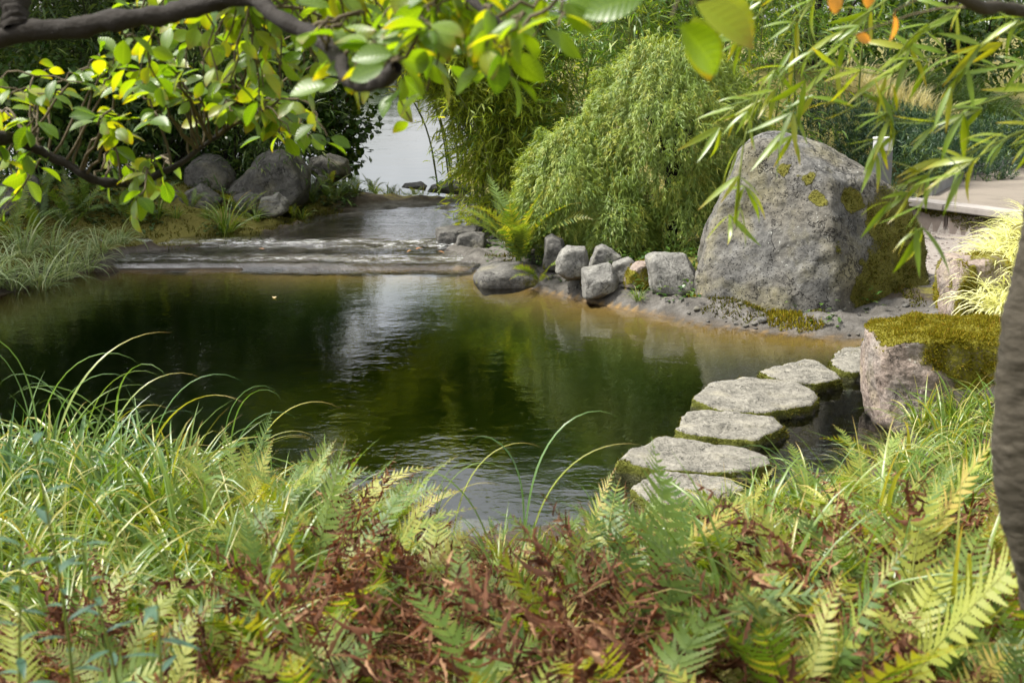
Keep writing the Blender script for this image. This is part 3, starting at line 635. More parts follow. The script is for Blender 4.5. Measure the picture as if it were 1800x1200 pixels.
g = Geo(); n_ = 5000; al = rng.uniform(-.2, 4.0, n_); zz = .36-.16*rng.random(n_)**1.6*np.clip(.6+fbm(np.stack([al*3, 0*al, 0*al], -1), 1, 2, 3), .1, 1.4)
P_ = np.stack([al*KD[0]+KN[0]*.008, al*KD[1]+KN[1]*.008, zz-.1], -1); D = nrm(np.array([[-KN[0], -KN[1], .2]])+rng.normal(0, .5, (n_, 3))); S_ = nrm(np.cross(D, rng.normal(0, 1, (n_, 3))))
ribbons(g, P_, D, S_, .025, .01, .5, 1, [1, .3]); part('moss', g.mesh('moss', MAT['moss_dark']), kr, kind='stuff')
g = Geo(); a0, a1 = KA+KN*.25-KD*.1, KA+KD*5+KN*.25
pp = [(a0[0], a0[1]), (a1[0], a1[1])]+[tuple(p_) for p_ in PB[::-1]]
g.add([(x, y, .412) for x, y in pp], None, [(0, 1, 2), (0, 2, 3), (0, 3, 4), (0, 4, 5)]); struct('gravel_path', g.mesh('gravel_path', MAT['gravel'], False))
er = thing('path_edging', (*PB[0], .4), 'thin grey stone edging between the raised path and the dark hedge', 'kerb')
for k in range(3):
    d_ = PB[k+1]-PB[k]; Lk = float(np.linalg.norm(d_)); m_ = (PB[k]+PB[k+1])/2-PB[0]
    part('edging_stone', bevel_box('edging', (Lk-.01, .06, .16), MAT['edging'], .008), er, (m_[0], m_[1], .05), (0, 0, math.atan2(d_[1], d_[0])))
bp_ = at(1548, 330, 14.6); bz = gz(bp_[0], bp_[1]); bt = at(1548, 241, 14.6)[2]
bo = thing('bollard_light', (bp_[0], bp_[1], bz), 'square grey bollard light with white top behind the boulder', 'bollard')
def plain(name, col, rough=.5, metal=0, spec=.4):
    m, nt = M(name); g = NT(nt); nn = g.noise(25, 4); b = g.n('BsdfPrincipled', Roughness=rough, Metallic=metal); g.set(b.inputs['Base Color'], g.mix(nn, tuple(x*.85 for x in col), col)); g.out(b.outputs[0]); return m
hh = bt-bz; part('post', bevel_box('post', (.15, .15, hh-.14), plain('bollard_grey', (.10, .105, .11), .45), .006), bo, (0, 0, (hh-.14)/2), (0, 0, .5))
part('lamp_head', bevel_box('lamp_head', (.144, .144, .11), plain('bollard_lamp', (.62, .61, .62), .35), .006), bo, (0, 0, hh-.082), (0, 0, .5)); part('cap', bevel_box('cap', (.152, .152, .024), plain('bollard_cap', (.75, .75, .74), .4), .004), bo, (0, 0, hh-.013), (0, 0, .5))

# ------------------------------------------------------------------ plant meshes
def grass_mesh(name, mat, n, L, W, e0=(60, 88), bend=(1.2, 2.6), spread=0.06, nseg=7, fold=0.35, stems=0):
    g = Geo(); r = spread*np.sqrt(rng.random(n)); a0 = rng.uniform(0, 2*np.pi, n)
    base = np.stack([r*np.cos(a0), r*np.sin(a0), -0.02+0*r], -1); az = a0+rng.normal(0, .5, n)
    D, N = dirs(az, np.radians(rng.uniform(*e0, n)))
    ribbons(g, base, D, N, rng.uniform(L*.5, L*1.1, n), W*rng.uniform(.45, 1.5, n), rng.uniform(*bend, n), nseg, P_GRASS, fold, 1.6, rng.normal(0, .35, n))
    return g.mesh(name, MAT[mat])
def frond_mesh(name, mat, L=0.7, wide=0.11, pairs=26, e0=70, bend=1.1, teeth=6, dead=False, sd=0):
    rs = np.random.default_rng(sd); g = Geo(); D, N = dirs(0.0, R(e0)); D, N = D[None], N[None]
    C = ribbons(g, np.zeros((1, 3)), D, N, L, 0.007*L/.7, bend, 24, lambda t: 1-.75*t, 0.6, 1.5, 0., var=.3)[0]
    T = nrm(np.gradient(C, axis=0)); S = np.array([0, 1.0, 0]); Nr = nrm(np.cross(T, S)); Nr = np.where(Nr[:, 2:] < -.0, Nr, Nr)
    ts = np.linspace(.14, .985, pairs)+rs.normal(0, .004, pairs); u = ts*24; k = np.minimum(u.astype(int), 23); f = (u-k)[:, None]
    P_ = C[k]*(1-f)+C[k+1]*f; Tt = nrm(T[k]*(1-f)+T[k+1]*f); Nn = nrm(np.cross(Tt, S)); Nn = -Nn
    tn = (ts-.14)/.85; ln = wide*np.clip(np.sin(np.pi*np.clip(.16+.84*tn, 0, 1)**.95)**.8, .06, 1)
    m = 2*teeth; tp = np.linspace(0, 1, m+1); pr = np.clip(1.1*(1-tp**1.7), .04, 1); pr[1::2] *= .5
    for s in (-1, 1):
        ph = np.radians(66-26*tn+rs.normal(0, 3, pairs))
        Dp = nrm(Tt*np.cos(ph)[:, None]+s*S*np.sin(ph)[:, None]+Nn*rs.normal(.12, .05, pairs)[:, None])
        Np = nrm(Nn-(Nn*Dp).sum(1, keepdims=True)*Dp)
        W_ = np.clip(L*.85/pairs*.92, .006, .05)
        bd = rs.normal(.45, .15, pairs)
        LL = ln*rs.uniform(.82, 1.12, pairs)*np.where(rs.random(pairs) < .07, rs.uniform(.15, .6, pairs), 1); ww = W_*np.clip(ln/wide*1.15, .3, 1)
        if dead:
            Dp = nrm(Dp+rs.normal(0, .45, Dp.shape)+np.array([0, 0, -.5])); Np = nrm(np.cross(Dp, rs.normal(0, 1, Dp.shape)))
            bd = rs.normal(.6, 1.4, pairs); LL = LL*rs.uniform(.55, 1.0, pairs); ww = ww*rs.uniform(.5, 1.1, pairs)
        ribbons(g, P_, Dp, Np, LL, ww, bd, m, pr, 0.0 if not dead else .7, 1.2, 0. if not dead else rs.normal(0, .8, pairs), var=(rs.uniform(0, .35, pairs)+.15 if not dead else rs.uniform(0, .98, pairs)))
    lat, tw, wv = rs.normal(0, .16), rs.normal(0, .5), rs.uniform(0, 6)
    for v_ in g.v:                                       # every frond bows, twists and waves its own way
        rr = np.hypot(v_[:, 0], v_[:, 2])/L; y0 = v_[:, 1].copy()
        v_[:, 1] += lat*L*rr**2; v_[:, 2] += tw*y0*rr + .05*np.abs(y0)*np.sin(9*rr+wv); v_[:, 0] += .03*L*np.sin(4*rr+wv)*rr
    return g.mesh(name, MAT[mat])
FR = {}
for kind_, mat in (('green', 'fern'), ('yellow', 'fern_yellow'), ('dark', 'fern_dark')):
    FR[kind_] = [frond_mesh('frond', mat, .7, w, (30, 24, 27, 33, 26, 22, 30)[k], e, b, 8, sd=k) for k, (w, e, b) in enumerate([(.088, 78, .8), (.082, 70, 1.2), (.095, 60, 1.3), (.078, 48, 1.35), (.09, 76, 1.5), (.10, 66, 1.0), (.075, 55, 1.0)])]
FR['dead'] = [frond_mesh('dead_frond', 'fern_dead', .6, .11, 22, e, b, 4, True, 40+k) for k, (e, b) in enumerate([(82, 1.2), (74, 1.8), (80, .8), (58, 1.2), (84, 2.2)])]
TOPX = [-300, 0, 120, 250, 400, 480, 560, 660, 740, 800, 1000, 1060, 1200, 1300, 1420, 1500, 1750, 2000]
TOPY = [660, 690, 690, 690, 760, 790, 790, 830, 870, 915, 915, 860, 885, 840, 800, 750, 715, 700]
def fit(x, y, s, h):
    z0 = gz(x, y); px_ = 900+x/(y*CA+(H-z0)*SA)*F; lim = np.interp(px_, TOPX, TOPY)+random.uniform(-15, 30)
    zmax = at(px_, lim, y)[2]; return min(s, max((zmax-z0)/h, .22))
def fern(x, y, s, kinds, n, label, group=None, az0=None, spread=2*math.pi, z=None, pick=None, cat='fern'):
    z = gz(x, y) if z is None else z
    if y < 7: s = fit(x, y, s, .54)
    root = thing('fern', (x, y, z-.01), label, cat, group); a0 = random.uniform(0, 6.28) if az0 is None else az0
    for k in range(n):
        kd_ = random.choice(kinds); ms_ = FR[kd_]; m_ = random.choice(ms_) if pick is None else ms_[pick[k % len(pick)]]
        o = part('dead_frond' if kd_ == 'dead' else 'frond', m_, root, (random.uniform(-.03, .03), random.uniform(-.03, .03), 0),
                 (random.uniform(-.25, .25), random.uniform(-.12, .12), a0+(k-(n-1)/2)*spread/n+random.uniform(-.3, .3)), scale=s*random.uniform(.75, 1.12))
    return root

GR = {}
GR['sedge'] = [grass_mesh('sedge_blades', 'sedge', 58, .55, .0125, (45, 88), (.7, 2.6)) for _ in range(5)]
GR['iris'] = [grass_mesh('grass_blades', 'iris', 20, .8, .022, (66, 88), (.3, 2.6), .06, 11, .5) for _ in range(3)]
GR['striped'] = [grass_mesh('striped_blades', 'striped', 90, .6, .010, (35, 85), (1.2, 2.4), .08) for _ in range(3)]
GR['golden'] = [grass_mesh('golden_blades', 'golden', 330, .5, .011, (30, 85), (1.4, 2.4), .12) for _ in range(3)]
GR['cream'] = [grass_mesh('cream_blades', 'cream', 130, .4, .012, (55, 88), (.4, 1.5), .18, 5) for _ in range(2)]
GR['mound'] = [grass_mesh('mound_blades', 'mound', 260, .75, .013, (35, 85), (1.3, 2.3), .30, 6) for _ in range(2)]
def tuft(kind_, x, y, s, label, group=None, z=None, name='grass_tuft', cat='grass tuft', rot=None):
    z = gz(x, y) if z is None else z
    if y < 7: s = fit(x, y, s, .44 if kind_ == 'sedge' else .68)
    o = part(name, random.choice(GR[kind_]), None, (x, y, z), (random.uniform(-.15, .15), random.uniform(-.15, .15), random.uniform(0, 6.28) if rot is None else rot), scale=s*random.uniform(.85, 1.15))
    return tag(o, label, cat, group)
def Xat(px, Yd, z=0.3):
    dpt = Yd*CA+(H-z)*SA; return (px-900)/F*dpt

# ---------------------------------------------- threadleaf maple dome
def maple():
    c0 = at(1180, 430, 13.35); base = np.array([c0[0], c0[1], gz(c0[0], c0[1])])
    root = thing('weeping_maple', base, 'dome-shaped weeping maple with fine feathery yellow-green leaves beside the boulder', 'tree')
    g = Geo()
    for k in range(9):
        a = k*2.4; tip = base+np.array([math.cos(a)*.38, math.sin(a)*.35, 1.15+.35*random.random()])
        tube(g, spline([base+[0, 0, -.05], base+[.04*math.cos(a), .04*math.sin(a), .55], (base+tip)/2+[0, 0, .45], tip], 12), np.linspace(.05, .008, 12), 6)
    part('trunk', g.mesh('trunk', MAT['bark_dark'], True, base), root)
    lobes = [(at(1178, 285, 13.4), (.86, .80, 1.16), 1.0, 11500), (at(1012, 360, 13.2), (.58, .55, .78), 1.0, 5000), (at(1275, 330, 13.6), (.52, .6, .88), 1, 3600), (at(1085, 420, 12.85), (.36, .3, .54), 1, 2300), (at(1210, 405, 12.9), (.3, .3, .5), 1, 1300), (at(955, 395, 13.5), (.3, .4, .45), 1, 1300)]
    g = Geo()
    for (c, r, _, n) in lobes:
        n = int(n/1.55); u = nrm(rng.normal(0, 1, (n, 3))); u = u[(u[:, 2] > -.35)]; u = u[(u[:, 1] < .6)]; n = len(u)
        lump = 1+.09*fbm(u*np.array([4.2, 4.2, 3.0])+c, 1.3, 3, 8)+.035*np.sin(8*u[:, 2]+5*np.arctan2(u[:, 1], u[:, 0])+2*fbm(u, 2, 2, 3))
        P_ = c+u*np.array(r)*(lump*(1-.15*rng.random(n)**1.4))[:, None]
        rad = np.stack([u[:, 0], u[:, 1], 0*lump], -1); hang = nrm(rad*np.clip(u[:, 2:]+.2, 0, 1)*1.1+np.array([0, 0, -.7])+rng.normal(0, .2, (n, 3)))
        vv = np.clip(.42+.5*fbm(u*3+c, 1.5, 2, 19)+rng.normal(0, .22, n), 0, .98)
        for m in range(4):                                    # each strand is a hanging string of little thread-leaf sprays
            B_ = P_+hang*(.032*m)+rng.normal(0, .008, (n, 3)); hang = nrm(hang+np.array([0, 0, -.15]))
            for k in range(5):
                D = nrm(hang+u*.25+rng.normal(0, .52, (n, 3))); N = nrm(u+rng.normal(0, .3, (n, 3))); N = nrm(N-(N*D).sum(1, keepdims=True)*D)
                ribbons(g, B_, D, N, rng.uniform(.035, .075, n), rng.uniform(.0055, .0085, n), rng.normal(.5, .3, n), 2, [.5, 1, .08], var=np.clip(vv+.08*rng.normal(0, 1, n), 0, .99))
    part('foliage', g.mesh('foliage', MAT['maple'], True, base), root, kind='stuff')
maple()

# ---------------------------------------------- bamboo culms (background)
def bamboo_meshes(hgt, n_br, leaf, mat, culmmat, lean, sd, nleaf=9, low=.12, a=None):
    rs = np.random.default_rng(sd); a = rs.uniform(0, 6.28) if a is None else a
    pts = spline([(0, 0, -.05), (.05*hgt*lean*math.cos(a), .05*hgt*lean*math.sin(a), hgt*.4), (.22*hgt*lean*math.cos(a), .22*hgt*lean*math.sin(a), hgt*.8), (.42*hgt*lean*math.cos(a), .42*hgt*lean*math.sin(a), hgt*.93)], 26)
    gc, gl = Geo(), Geo(); rr = np.linspace(.014, .003, 26); rr[::4] *= 1.25
    tube(gc, pts, rr, 6)
    B, Dd = [], []
    for k in range(n_br):
        t = low+(1-low)*rs.random()**.8; u = t*25; i_ = min(int(u), 24); p_ = pts[i_]+(pts[i_+1]-pts[i_])*(u-i_)
        az, L = rs.uniform(0, 6.28), hgt*rs.uniform(.10, .26)*(1.15-.6*t); el = rs.uniform(.1, .9)
        q_ = spline([p_, p_+np.array([math.cos(az)*L*.6, math.sin(az)*L*.6, L*.45*el]), p_+np.array([math.cos(az)*L*1.15, math.sin(az)*L*1.15, L*(.25*el-.25)])], 6)
        tube(gc, q_, np.linspace(.003, .001, 6), 3)
        for _ in range(nleaf):
            s_ = rs.uniform(.3, 1)*4.99; m_ = int(s_); B.append(q_[m_]+(q_[m_+1]-q_[m_])*(s_-m_)+rs.normal(0, .03, 3)); Dd.append(np.array([math.cos(az), math.sin(az), -.35])+rs.normal(0, .62, 3))
    B, Dd = np.array(B), nrm(np.array(Dd)); n = len(B); up = np.array([0, 0, 1.])+rs.normal(0, .35, (n, 3)); N = nrm(up-(up*Dd).sum(1, keepdims=True)*Dd)
    ribbons(gl, B, Dd, N, leaf*rs.uniform(.6, 1.2, n), leaf*.125*rs.uniform(.8, 1.2, n), rs.uniform(.2, 1.1, n), 3, P_BAMB(np.linspace(0, 1, 4)*.97+.015), roll=rs.normal(0, .75, n))
    return gc.mesh('culm', MAT[culmmat]), gl.mesh('bamboo_leaves', MAT[mat])
BAM = [bamboo_meshes(3.0, 130, .15, 'bamboo', 'culm', l, 100+k) for k, l in enumerate((.5, .8, 1.1, .3, .9))]
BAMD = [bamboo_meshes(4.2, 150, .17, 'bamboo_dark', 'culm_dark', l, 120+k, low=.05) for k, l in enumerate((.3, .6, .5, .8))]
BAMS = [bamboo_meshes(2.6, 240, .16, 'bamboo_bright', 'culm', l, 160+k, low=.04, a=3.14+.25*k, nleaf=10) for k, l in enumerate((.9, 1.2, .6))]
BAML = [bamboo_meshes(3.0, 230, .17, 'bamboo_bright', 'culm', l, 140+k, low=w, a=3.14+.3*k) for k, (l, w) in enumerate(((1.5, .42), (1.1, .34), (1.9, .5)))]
def bamboo(v, x, y, s, rz, label, group, z=None):
    if -.45 < x < .8 and y < 22: s = min(s, .88)                # the thicket dips here and lets the sky in
    root = thing('bamboo', (x, y, gz(x, y) if z is None else z), label, 'bamboo', group)
    part('culm', v[0], root, (0, 0, 0), (0, 0, rz), scale=s); part('foliage', v[1], root, (0, 0, 0), (0, 0, rz), kind='stuff', scale=s)
G1 = 'bamboo thicket behind the maple'
spots = [(835, 15.6, .62), (858, 15.2, .75), (900, 15.9, .85), (930, 15.4, .8), (975, 16.0, .95), (1005, 15.4, .95), (1040, 16.2, 1.05), (1080, 15.5, 1.05), (1120, 16.3, 1.1), (1160, 15.8, 1.05), (1200, 16.5, 1.1), (1240, 15.9, 1.0), (1285, 16.6, 1.1), (1320, 15.9, .95), (1350, 17.0, 1.1), (1020, 17.5, 1.2), (1100, 17.6, 1.25), (1180, 17.8, 1.25), (1260, 18.0, 1.2), (950, 17.2, 1.0), (880, 17.0, .85), (1395, 18.5, 1.1), (1440, 18.8, 1.1), (1500, 19.5, 1.15), (1380, 20.5, 1.3), (1480, 26.5, 1.3), (1560, 27.5, 1.35), (1640, 27, 1.4), (1720, 27.5, 1.4), (1800, 27, 1.4), (1520, 28.5, 1.5), (1680, 28.5, 1.5), (1060, 14.9, .8), (985, 14.7, .7)]
for k, (px_, Yd, s) in enumerate(spots):
    bamboo(BAM[k % 5], Xat(px_, Yd), Yd, s, random.uniform(0, 6.28), ('leafy bamboo behind the left flank of the weeping maple' if px_ < 1010 else 'leafy bamboo rising behind the top of the weeping maple' if px_ < 1210 else 'leafy bamboo behind the maple on its right flank' if px_ < 1360 else 'leafy bamboo behind the conifer hedge at the upper right') if px_ > 870 else 'short arching bamboo leaning over the stream beside the bright lake', G1 if px_ > 870 else 'bamboo leaning over the stream')
for k, (px_, Yd, s) in enumerate([(860, 15.4, .95), (845, 16.3, .95), (900, 16.2, 1.05), (875, 18.2, 1.15), (930, 17.6, 1.15), (850, 17.6, 1.0), (880, 14.9, .8), (960, 17.0, 1.1), (775, 19.4, 1.0), (795, 18.9, 1.05), (812, 19.8, 1.1), (830, 18.5, 1.0), (842, 19.3, 1.15), (820, 20.4, 1.2), (800, 20.2, 1.1)]):
    bamboo(BAML[k % 3], Xat(px_, Yd), Yd, s, random.uniform(-.35, .35), 'tall bamboo arching left across the bright lake', 'bamboo arching across the lake')
for k, (px_, Yd, s) in enumerate([(855, 15.3, .66), (872, 15.6, .85), (892, 15.2, .85), (910, 15.8, 1.0), (885, 16.4, .9), (895, 16.9, 1.0), (925, 15.3, .95), (945, 16.1, 1.05), (915, 17.6, 1.1), (960, 15.2, .95), (930, 18.4, 1.2), (980, 15.8, 1.0)]):
    bamboo(BAMS[k % 3], Xat(px_, Yd), Yd, s, random.uniform(-.4, .4), 'dense leafy bamboo at the right side of the stream beside the maple', 'leafy bamboo beside the stream')
for k in range(40):
    px_, Yd = -180+k*17.5+random.uniform(-12, 12), random.uniform(16.8, 20.5); s = random.uniform(.85, 1.3)*(1 if px_ < 430 else .6)
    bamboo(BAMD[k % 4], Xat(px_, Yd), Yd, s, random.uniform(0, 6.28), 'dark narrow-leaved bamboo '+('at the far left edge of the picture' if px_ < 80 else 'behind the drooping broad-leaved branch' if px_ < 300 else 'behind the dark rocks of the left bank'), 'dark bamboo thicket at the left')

# ---------------------------------------------- broadleaf trees and shrubs (background)
def crown_tree(name, loc, hgt, rx, mat, label, cat='tree', n=5200, leaf=.13, bark='bark_dark', z0=.25, sd=0, group=None, lw=.5, trunk_r=.11):
    rs = np.random.default_rng(sd); loc = np.asarray(loc, float); root = thing(name, loc, label, cat, group); g = Geo()
    tube(g, spline([(0, 0, -.1), (.04*hgt*rs.normal(), .03*hgt*rs.normal(), hgt*.35), (0, 0, hgt*.75)], 12), np.linspace(trunk_r, trunk_r*.3, 12), 8)
    cl = []
    for k in range(26):
        u = nrm(rs.normal(0, 1, 3)); c = np.array([u[0]*rx*.7, u[1]*rx*.7, hgt*(z0+(1-z0)*.5)+u[2]*hgt*(1-z0)*.40]); cl.append(c)
        if k % 2 == 0: tube(g, spline([(0, 0, hgt*max(.1, z0*.8)), c*np.array([.5, .5, .8]), c], 7), np.linspace(trunk_r*.35, .008, 7), 5)
    part('trunk', g.mesh('trunk', MAT[bark]), root)
    cl = np.array(cl); k = rs.integers(0, len(cl), n); u = nrm(rs.normal(0, 1, (n, 3))); rr = rx*.42*(1-.5*rs.random(n)**2)*(1+.3*fbm(u+cl[k], 2, 2, sd))
    P_ = cl[k]+u*rr[:, None]; D = nrm(u*.5+rs.normal(0, .7, (n, 3))+np.array([0, 0, -.25])); N = nrm(np.array([0, 0, 1.])+u*.6+rs.normal(0, .4, (n, 3))); N = nrm(N-(N*D).sum(1, keepdims=True)*D)
    g = Geo(); ribbons(g, P_, D, N, leaf*rs.uniform(.7, 1.2, n), leaf*lw*rs.uniform(.8, 1.2, n), .4, 2, [.35, 1, .12], var=rs.random(n)); part('crown', g.mesh('crown', MAT[mat]), root, kind='stuff')
    return root
for k, (px_, Yd, hg, rx) in enumerate([(-260, 21.5, 7.5, 2.4), (-40, 22.2, 7.8, 2.2), (160, 21.8, 7.2, 2.0), (330, 22.0, 6.0, 1.7), (440, 21.6, 4.8, 1.3)]):
    crown_tree('evergreen_tree', (Xat(px_, Yd), Yd, -.1 if Yd > 19 else gz(Xat(px_, Yd), Yd)), hg, rx, 'evergreen', 'tall dark evergreen behind the shaded bamboo at the upper left', sd=200+k, group='dark evergreens at the left', n=7000, leaf=.16, z0=.08)
for k, (x_, y_, hg, rx) in enumerate([(-7.0, 13.4, 6.5, 1.7), (-6.9, 16.0, 6.5, 1.7)]):  # two trees added out of view to cast shade on the left bank
    crown_tree('evergreen_tree', (x_, y_, gz(x_, y_)), hg, rx, 'evergreen', ('added tree left of the striped grass that shades the bank, mostly outside the picture', 'added tree left of the dark rocks that shades the bank, mostly outside the picture')[k], sd=260+k, n=6500, leaf=.16, z0=.25)
for k, (px_, Yd, lb) in enumerate([(70, 16.6, 'leafy dark shrub behind the striped grass at the far left'), (190, 17.2, 'leafy dark shrub left of the drooping branch tip'), (300, 17.6, 'leafy dark shrub behind the pointed rock'), (415, 18.0, 'leafy dark shrub behind the largest left-bank boulder')]):
    crown_tree('broadleaf_shrub', (Xat(px_, Yd), Yd, gz(Xat(px_, Yd), Yd)-.1), 1.7, .7, 'shrub', lb, 'shrub', 2200, .10, 'bark_dark', .1, 270+k, trunk_r=.04, lw=.55, group='shrubs behind the left bank')
crown_tree('broadleaf_shrub', (Xat(585, 19.8), 19.8, -.15), 2.2, .62, 'shrub', 'dark broad-leaved shrub at the left edge of the bright lake', 'shrub', 2600, .10, 'bark_red', .2, 230, trunk_r=.06, lw=.7)
for k, (px_, Yd, hg, rx, lb) in enumerate([(1420, 25, 6.0, 2.0, 'leafy tree above the cream grass strip at the upper right'), (1700, 27, 7.0, 2.3, 'tall tree beyond the raised path at the far right'), (1180, 24, 4.6, 1.6, 'tree rising behind the bamboo thicket')]):
    crown_tree('garden_tree', (Xat(px_, Yd), Yd, .3), hg, rx, 'shrub', lb, sd=240+k, n=6500, leaf=.15, z0=.1)
# far wood across the lake
g = Geo(); n = 26000; P_ = np.stack([rng.uniform(-230, 140, n), rng.uniform(184, 215, n), rng.random(n)], -1); P_[:, 2] = .5+P_[:, 2]*(5+3.5*fbm(np.stack([P_[:, 0], P_[:, 1]*.3, 0*P_[:, 0]], -1), .08, 3, 4))
D = nrm(rng.normal(0, 1, (n, 3))); N = nrm(np.cross(D, rng.normal(0, 1, (n, 3)))); ribbons(g, P_, D, N, 1.6, 1.2, .5, 2, [.4, 1, .2])
tag(part('far_wood', g.mesh('far_wood', MAT['evergreen']), None, kind='stuff'), 'low dark woods on the far shore of the lake', 'woods')

# hedge of feathery conifers behind the boulder
def yew_mesh(sd):
    rs = np.random.default_rng(sd); g = Geo(); n = 520; u = nrm(rs.normal(0, 1, (n, 3))); u[:, 2] = np.abs(u[:, 2]); P_ = u*np.array([.85, .6, .62])*(1-.35*rs.random(n)**2)[:, None]*(1+.15*fbm(u, 2, 2, sd))[:, None]
    D = nrm(u*.6+np.array([0, 0, .9])+rs.normal(0, .35, (n, 3))); L = rs.uniform(.10, .22, n); vv = rs.random(n)
    for k in range(10):
        t = k/10.; b = P_+D*(L*t)[:, None]; d2 = nrm(D*.7+nrm(rs.normal(0, 1, (n, 3)))*.8); N = nrm(np.cross(d2, rs.normal(0, 1, (n, 3)))); ribbons(g, b, d2, N, .065*(1.2-.6*t), .013, .3, 1, [1, .3], var=np.clip(.72*vv+(.3 if k > 7 else 0)*(vv > .7), 0, .99))
    return g.mesh('hedge_foliage', MAT['yew'])
YW = [yew_mesh(300+k) for k in range(3)]
for k, (px_, Yd, s) in enumerate([(1385, 15.6, .8), (1440, 16.6, .95), (1500, 16.0, .85), (1470, 18.0, 1.1), (1560, 17.4, 1.0), (1620, 18.6, 1.1), (1560, 19.6, .85), (1680, 19.8, .9), (1740, 20.6, .85), (1640, 21.2, .7), (1800, 20.0, .9), (1850, 21.5, .9), (1740, 22.4, .7), (1570, 21.4, .6), (1500, 20.2, .7), (1690, 18.2, .8), (1900, 20, 1.2)]):
    x = Xat(px_, Yd, .5); root = thing('conifer_shrub', (x, Yd, gz(x, Yd)-.02), 'low feathery blue-green conifer in the hedge behind the bollard light', 'shrub', 'conifers of the hedge behind the path')
    part('foliage', YW[k % 3], root, (0, 0, 0), (0, 0, random.uniform(0, 6.28)), kind='stuff', scale=s)
for k, (px_, Yd) in enumerate([(1475, 23.8), (1500, 23.4), (1525, 23.6), (1550, 23.3), (1575, 23.5), (1600, 23.2), (1625, 23.4), (1650, 23.2), (1590, 23.9), (1540, 24.0)]):
    tuft('cream', Xat(px_, Yd, 1), Yd, 1.3, 'sunlit cream-coloured grass in the strip above the dark hedge', 'cream grass strip')
for k, (px_, Yd, z) in enumerate([(1590, 24.5, 1.25), (1640, 24.2, 1.2), (1690, 24.4, 1.25), (1740, 24.0, 1.2), (1790, 24.3, 1.25), (1615, 25.3, 1.5), (1670, 25.4, 1.5), (1730, 25.2, 1.5)]):
    tuft('mound', Xat(px_, Yd, 1), Yd, 1.25, 'arching green grass mound at the top right above the hedge', 'green grass mounds at the upper right')

# ------------------------------------------------------------------ plants on the banks
TV, TQ, TM, TR_, TD = TERR
fc = TV[TQ].mean(1); md = TM[TQ].mean(1); dd_ = TD[TQ].mean(1)
def terrain_tufts(name, sel, n, mat, label, L=.03, W=.011, leafy=False):
    k = rng.choice(np.nonzero(sel)[0], n); u, v = rng.random(n), rng.random(n); a, b, c, d = (TV[TQ[k, m]] for m in range(4))
    P_ = a+(b-a)*u[:, None]+(d-a)*v[:, None]; g = Geo()
    if leafy:
        az = rng.uniform(0, 6.28, n); D, N = dirs(az, rng.normal(.25, .3, n)); ribbons(g, P_+np.stack([0*u, 0*u, rng.random(n)**2*.14], -1), D, N, L*rng.uniform(.6, 1.4, n), L*.75*rng.uniform(.7, 1.3, n), .6, 2, [.3, 1, .15], .2)
    else:
        D = nrm(np.array([0, 0, 1.])+rng.normal(0, .5, (n, 3))); S_ = nrm(np.cross(D, rng.normal(0, 1, (n, 3)))); ribbons(g, P_, D, S_, L*rng.uniform(.6, 1.4, n), W, .5, 1, [1, .25])
    o = part(name, g.mesh(name, MAT[mat]), None, kind='stuff'); return tag(o, label, 'moss' if not leafy else 'ground cover')
nmask = fbm(fc*np.array([1, 1, 0]), 2.2, 3, 61)
terrain_tufts('bank_moss', (fc[:, 0] < -2.0) & (fc[:, 1] > 12.8) & (fc[:, 1] < 17) & (dd_ > .08) & (nmask > -.5), 22000, 'moss_dark', 'olive moss covering the left stream bank')
p1, p2 = onz(1240, 512, .12)[:2], onz(1370, 555, .1)[:2]
sl_ = np.abs((fc[:, 0]-p1[0])*(p2[1]-p1[1])-(fc[:, 1]-p1[1])*(p2[0]-p1[0]))/np.linalg.norm(p2-p1)
terrain_tufts('shore_moss', (dd_ > .06) & (fc[:, 1] > 9.8) & (fc[:, 1] < 13) & (fc[:, 0] > 1.2) & (fc[:, 0] < 2.45) & (sl_+.12*nmask < .13), 7000, 'moss', 'mossy cushion along the rim at the foot of the boulder')
def pebbles(name, sel, n, mat, label, s0, s1):
    k = rng.choice(np.nonzero(sel)[0], n); g = Geo(); V0, F0 = ICO[2]
    for i_ in k:
        sc = random.uniform(s0, s1)*(1 if random.random() < .9 else 1.8); V = V0*np.array([random.uniform(.7, 1.3), random.uniform(.7, 1.3), random.uniform(.45, .8)])
        V = V*(1+.25*fbm(V0*1.3+i_, 1.0, 2, int(i_) % 97)[:, None])*sc; g.add(V+fc[i_]+np.array([0, 0, .15*sc]), None, F0, moss=.1, var=.5)
    return tag(part(name, g.mesh(name, MAT[mat]), None, kind='stuff'), label, 'pebbles')
pebbles('shore_pebbles', (dd_ > .02) & (dd_ < .7) & (fc[:, 1] > 9.8) & (fc[:, 1] < 13.5) & (fc[:, 0] > -.6) & (nmask > -.1), 140, 'rock_dark', 'small grey pebbles strewn along the right shore', .007, .024)
pebbles('path_pebbles', (fc[:, 0] > 3.2) & (fc[:, 1] > 11.5) & (fc[:, 1] < 15.3) & (fc[:, 0] < 5.5), 500, 'kerb_low', 'loose stones on the lower gravel path', .006, .018)
terrain_tufts('rim_moss', (dd_ > .1) & (fc[:, 1] > 10.2) & (fc[:, 1] < 13.6) & (fc[:, 0] > -.6) & (fc[:, 0] < 3.2) & (nmask > .22), 9000, 'moss_dark', 'dark moss patches between the right bank rocks', L=.022)
terrain_tufts('rim_weeds', (dd_ > .12) & (dd_ < .8) & (fc[:, 1] > 10.4) & (fc[:, 1] < 13.6) & (fc[:, 0] > -.4) & (fc[:, 0] < 2.9) & (nmask < -.3), 700, 'shrub', 'small leafy weeds along the right bank rocks', L=.04, leafy=True)
